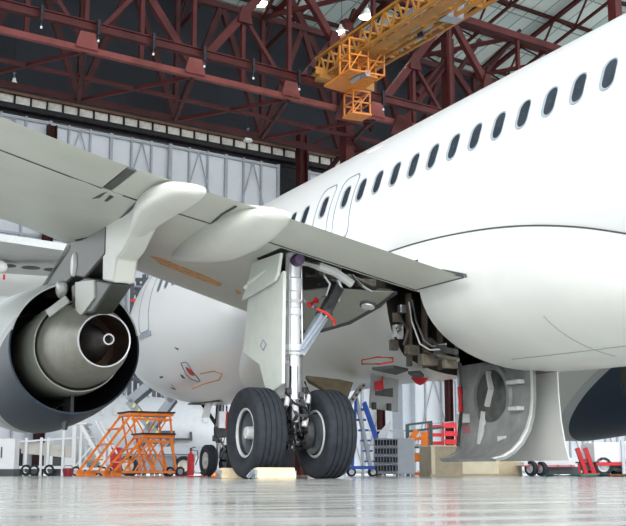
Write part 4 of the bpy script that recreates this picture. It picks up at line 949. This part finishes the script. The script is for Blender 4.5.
# white cabinet and small objects at far left
t = place('equipment_cabinet', 'white equipment cabinet at the far left edge below the engine', 'cabinet', 4, 30)
part(MB().box((0,0,.55),(.62,.5,.78)), 'body', WPAINT, t, .02); part(MB().box((0,0,.09),(.66,.54,.18)), 'base', SEAL, t); part(MB().box((-.02,-.26,.6),(.03,.03,.28)), 'handle', SEAL, t)
t = place('equipment_cabinet', 'low white cabinet standing on the floor behind the service dock', 'cabinet', 62, 37)
part(MB().box((0,0,.48),(.75,.5,.72)), 'body', WPAINT, t, .02); part(MB().box((0,0,.06),(.7,.46,.12)), 'base', SEAL, t)
t = place('bucket', 'small dark red bucket on the floor left of the orange stands', 'bucket', 68, 29)
part(MB().lathe([(0,.0),(.11,.0),(.14,.15),(.12,.2),(0,.2)], (0,0,0), (0,0,1), 20), 'body', mat('maroon',(.22,.01,.02),.5), t); part(MB().tube([(-.13,0,.17),(-.08,0,.26),(.08,0,.26),(.13,0,.17)],.01,6), 'handle', DARKM, t)
t = place('storage_bin', 'red storage bin behind the white rolling stairs', 'bin', 115, 32.5)
part(MB().box((0,0,.38),(.3,.4,.72)), 'body', RED, t, .02); part(MB().box((0,0,.76),(.34,.44,.05)), 'lid', RED, t)
# ---- centre/right background
t = place('step_ladder', 'blue step ladder on casters behind the right main wheel', 'ladder', 364, 25.9)
s6 = 26.5/1152
def L6(u, v, y=0.): return V(((u-364)*s6*.985, y, (474.6-v)*s6))
for y in (0,.55):
    part(MB().bar(L6(357,398,y), L6(372,470,y), .05, .07), 'rail', LGREY, t); part(MB().bar(L6(365,403,y), L6(377,438,y), .06, .08), 'handrail', BLUE, t)
    part(MB().bar(L6(357,400,y), L6(353,468,y), .05), 'leg', BLUE, t); part(MB().bar(L6(350,466,y), L6(375,466,y), .07), 'base_rail', BLUE, t)
for k in range(6): part(MB().box(L6(360+2*k,410+10*k,.28),(.22,.55,.03)), 'tread', BLUE, t)
for u in (352,373):
    for y in (0,.55): wheel_at(t, L6(u,0).x, y, .1, .05, (0,1,0), WPAINT, 'caster')
t = place('parts_rack', 'dark grey pigeonhole parts rack beside the blue ladder', 'rack', 387, 27.6)
W_, H_, D_ = .57, .80, .35
part(MB().box((0,D_,H_/2+.06),(W_,.03,H_)), 'back_panel', RACKD, t)
for k in range(9): part(MB().box((-W_/2+W_*k/8,D_/2,H_/2+.06),(.018,D_,H_)), 'divider', MGREY, t)
for k in range(5): part(MB().box((0,D_/2,.07+H_*k/4),(W_+.02,D_,.03)), 'shelf', MGREY, t)
for k in range(4):
    b = MB()
    for j in range(8): b.box((-W_/2+W_*(j+.5)/8,.06,.10+H_*k/4),(.05,.02,.05))
    part(b, 'bin_lip', LGREY, t)
for x in (-.24,.24): wheel_at(t, x, .1, .03, .03)
t = place('panel_board', 'plain light grey panel board standing beside the parts rack', 'board', 406.5, 26.6)
part(MB().box((0,.05,.46),(.385,.05,.80)), 'board', LGREY, t, .005)
for x in (-.14,.14): part(MB().box((x,.05,.03),(.04,.3,.06)), 'foot', MGREY, t)
t = thing('fairing_panel', 'white pointed fairing panel propped on top of the parts rack', 'panel', gp(383,27.65)+V((0,0,.89)), -YAW)
s7 = 27.2/1152
part(MB().prism([((u-383)*s7,.05,(437.5-v)*s7) for u,v in ((376,437.5),(382,429),(391,419),(393,419.5),(388,437.5))],(0,.06,0)), 'panel_skin', WPAINT, t, .01)
# dark green guard rails
t = place('guard_rail', 'dark green guard rail frame behind the parts rack', 'railing', 422, 33)
s8 = 33/1152
def L8(u, v, y=0.): return V(((u-422)*s8*.985, y, (474.4-v)*s8))
for u in (408,431.5): part(MB().bar(L8(u,474.4), L8(u,421 if u > 420 else 424), .10), 'post', GREEND, t)
for p, q in (((408,424.5),(433,421.5)),((408,431),(445,427)),((408,438),(433,437)),((400,447),(433,446))): part(MB().bar(L8(*p), L8(*q), .06), 'rail', GREEND, t)
t = place('guard_rail', 'long grey guard rail behind the white pointed panel', 'railing', 390, 34.5)
s9 = 34.5/1152
for x in (-.8,-.2,.4,1.0): part(MB().bar((x,0,0),(x,0,1.35),.06), 'post', MGREY, t)
for z in (.9,1.32): part(MB().bar((-.85,0,z),(1.05,0,z),.05), 'rail', MGREY, t)
# orange hoist crane
t = place('engine_hoist', 'orange wheeled engine hoist with raised jib beside the wooden crates', 'hoist', 426, 29.5)
s10 = 29.5/1152
def La(u, v, y=0.): return V(((u-420)*s10*.985, y, (474.5-v)*s10))
part(MB().bar(La(404,440), La(412,430), .12, .14), 'jib', ORANGE, t); part(MB().box(La(419,445),(.16,.16,.7)), 'mast', ORANGE, t)
part(MB().box(La(419,456),(.55,.3,.22)), 'housing', ORANGE, t, .02); part(MB().box(La(420,464),(.3,.3,.3)), 'battery_box', RACKD, t); part(MB().box(La(419,472),(.6,.5,.08)), 'base', ORANGE, t)
part(MB().bar(La(419,437), La(405,439), .08,.08), 'boom', ORANGE, t); part(MB().box(La(418,452,-.17),(.3,.04,.06)), 'name_plate', LGREY, t)
# crates
def crate(label, u, d, w, h, dep, rz, m1, bat=True):
    t = place('wooden_crate', label, 'crate', u, d, rz, 'wooden crates')
    part(MB().box((0,dep/2,h/2+.05),(w,dep,h)), 'crate_box', m1, t)
    for x in (-w/2+.05,):
        if bat: part(MB().box((x,-.012,h/2+.05),(.09,.025,h)), 'batten', PLYL, t)
    part(MB().box((0,dep/2,h+.06),(w+.03,dep+.03,.03)), 'lid', PLYL, t); part(MB().box((0,dep/2,.03),(w+.05,dep+.03,.06)), 'skid', PLYD, t)
    part(MB().box((w/2+.006,dep/2,h/2+.05),(.014,dep*.97,h*.96)), 'side_panel', PLYL, t)
    return t
crate('large brown plywood crate with pale side right of the orange hoist', 447, 28, .80, .66, .8, .25, PLYD)
crate('low pale plywood crate behind the open bay door, left of two', 480, 29.5, .95, .44, .7, .05, PLYL, False)
crate('low tan plywood crate between the two bay doors', 508, 32.2, .75, .50, .7, .02, PLY, False)
# red slatted rack
t = place('slatted_rack', 'red slatted transport rack standing behind the large plywood crate', 'rack', 444, 34)
s11 = 34/1152
def Lb(u, v, y=0.): return V(((u-444)*s11*.985, y, (474.4-v)*s11))
for v in (426.5,434.5,442.5):
    part(MB().box(Lb(435.5,v),(.42,.04,.10)), 'slat', RED, t); part(MB().box(Lb(450.5,v-1,-.25),(.36,.04,.14)), 'slat', RED, t)
for u in (428.5,443.5,456.5): part(MB().bar(Lb(u,474.4,-.1), Lb(u,422,-.1), .05), 'post', RED, t)
part(MB().bar(Lb(427,449,-.1), Lb(458,449,-.1), .06), 'rail', GREEND, t); part(MB().bar(Lb(427,424,-.05), Lb(462,421,-.05), .03), 'rail', MGREY, t)
for u in (430,455): wheel_at(t, Lb(u,0).x, -.1, .06, .05)
# right: low trailer, red ramps, white truck
t = place('tow_trailer', 'low flat trailer with dark wheels behind the hanging bay door', 'trailer', 548, 31)
s12 = 31/1152
def Lc(u, v, y=0.): return V(((u-548)*s12*.985, y, (474.4-v)*s12))
part(MB().prism([Lc(524,464),(Lc(575,463)),Lc(582,461),Lc(570,456),Lc(524,461)],(0,1.2,0)), 'trailer_deck', WPAINT, t); part(MB().bar(Lc(522,464.5,-.02), Lc(575,464.5,-.02),.05,.03), 'red_stripe', RED, t)
for u in (531.5,541.5): wheel_at(t, Lc(u,0).x, .0, .20 if u < 535 else .19, .14, (.8,.6,0))
part(MB().box(Lc(562,469,.4),(1.0,.6,.2)), 'under_box', SEAL, t)
t = place('loading_ramp', 'red steel loading ramp leaning upright left of the white truck', 'ramp', 583, 30)
s13 = 30/1152
def Ld_(u, v, y=0.): return V(((u-583)*s13*.985, y, (474.4-v)*s13))
for (p, q) in (((578,447),(586,472)),((586,447),(594,472))): part(MB().bar(Ld_(*p), Ld_(*q), .16, .10), 'ramp_beam', RED, t)
part(MB().bar(Ld_(581,459), Ld_(590,459), .05,.08), 'cross_member', RED, t); part(MB().box(Ld_(590,472.5),(.4,.4,.07)), 'foot', RED, t); part(MB().bar(Ld_(579,462), Ld_(580,473), .05), 'leg', RED, t)
part(MB().bar(Ld_(576,461), Ld_(590,462), .04), 'handle', DARKM, t)
t = place('service_truck', 'white service truck at the right edge behind the red ramp', 'truck', 612, 33)
s14 = 33/1152
def Le(u, v, y=0.): return V(((u-612)*s14*.985, y, (474.4-v)*s14))
part(MB().box(Le(607,452),(1.05,1.6,.55)), 'cargo_box', WPAINT, t, .03); part(MB().box(Le(630,452),(.8,1.6,.62)), 'cab', WPAINT, t, .06)
part(MB().bar(Le(590,463,-.8), Le(640,463,-.8), .05,.08), 'red_stripe', RED, t); part(MB().box(Le(612,466),(1.6,1.4,.18)), 'chassis', SEAL, t); part(MB().bar(Le(616,474,-.85), Le(616,440,-.85), .09), 'exhaust_post', LGREY, t)
for u in (597,624):
    for y in (-.7,.7): wheel_at(t, Le(u,0).x, y, .27, .2, (0,1,0))
for i, (pp, m, lb) in enumerate((([(545,474.9),(580,475.2),(600,474.8),(626,475.3),(640,475)], HOSEG, 'dark green hose running along the floor at the right'),([(610,475.2),(618,474.9),(625,474.5),(640,474.6)], ORANGE, 'orange cable lying on the floor at the right edge'))):
    dd_ = 25.5 - i
    o = MB().tube([gp(u,dd_+.5*((k*7)%3))+V((0,0,.03)) for k,(u,v) in enumerate(pp)], .03, 8).build('floor_hose' if i == 0 else 'floor_cable', [m]); tag(o, lb, 'hose' if i == 0 else 'cable')
# gear lock pins with red sleeves
p = at(313,303,1,-.05); t = thing('gear_lock_pin', 'red gear lock pin hanging at the side stay joint', 'lock pin', p)
part(MB().tube([(-.06,0,-.03),(.06,0,.04)], .05, 10), 'pin_sleeve', RED, t); part(MB().tube([(.06,0,.04),(.16,.0,.10)], .015, 6), 'pin_shaft', STEEL, t)
p = at(325,316,1,-.32); t = thing('warning_streamer', 'red warning streamer tied round the blue-grey side stay', 'streamer', p)
b = MB(); b.loft([[V((x,y,z)) for x,y,z in ((-.14,0,.08),(-.12,-.01,.10),(-.12,-.02,.08))],[V((x,y,z)) for x,y,z in ((0,-.02,.02),(.02,-.03,.05),(.02,-.05,.02))],[V((x,y,z)) for x,y,z in ((.12,0,-.06),(.14,-.01,-.04),(.14,-.02,-.06))]]); part(b, 'cloth_band', REDC, t); part(MB().tube([(.12,0,-.04),(.15,0,-.12)], .02, 6), 'cloth_tail', REDC, t)

p = V((-.12,11.75,1.50)); t = thing('warning_streamer', 'red warning streamer hanging on the nose landing gear', 'streamer', p)
b = MB(); b.loft([[V((-.03,0,0)),V((.03,0,0)),V((.03,.01,0)),V((-.03,.01,0))],[V((-.06,-.02,-.3)),V((.01,-.03,-.3)),V((.01,-.02,-.3)),V((-.06,-.01,-.3))],[V((-.02,0,-.6)),V((.04,-.01,-.6)),V((.04,0,-.6)),V((-.02,.01,-.6))]]); part(b, 'cloth_strip', REDC, t)
part(MB().tube([(0,0,.0),(0,.02,.12)], .01, 6), 'cord', REDC, t)
# ================================================================== camera, light
cd = bpy.data.cameras.new('camera'); cam = bpy.data.objects.new('camera', cd); C.objects.link(cam)
cd.sensor_width = 36; cd.lens = FPX*36/626; cd.clip_end = 400; cd.clip_start = .05
Rm = Matrix((RT, UP, -FW)).transposed().to_4x4(); Rm.translation = CAM; cam.matrix_world = Rm
S = bpy.context.scene; S.camera = cam
w = bpy.data.worlds.new('daylight'); S.world = w; w.use_nodes = True
bg = w.node_tree.nodes['Background']; bg.inputs[0].default_value = (.93,.97,1,1); bg.inputs[1].default_value = 1.45
sd = bpy.data.lights.new('sun','SUN'); sd.energy = .9; sd.angle = math.radians(25); sd.color = (1,.98,.94)
so = bpy.data.objects.new('sun', sd); C.objects.link(so); so.rotation_euler = (math.radians(68), 0, math.radians(-38)); so.location = (-20,-30,20)
S.view_settings.view_transform = 'Standard'; S.view_settings.look = 'None'; S.view_settings.gamma = 1; S.view_settings.exposure = 1.05
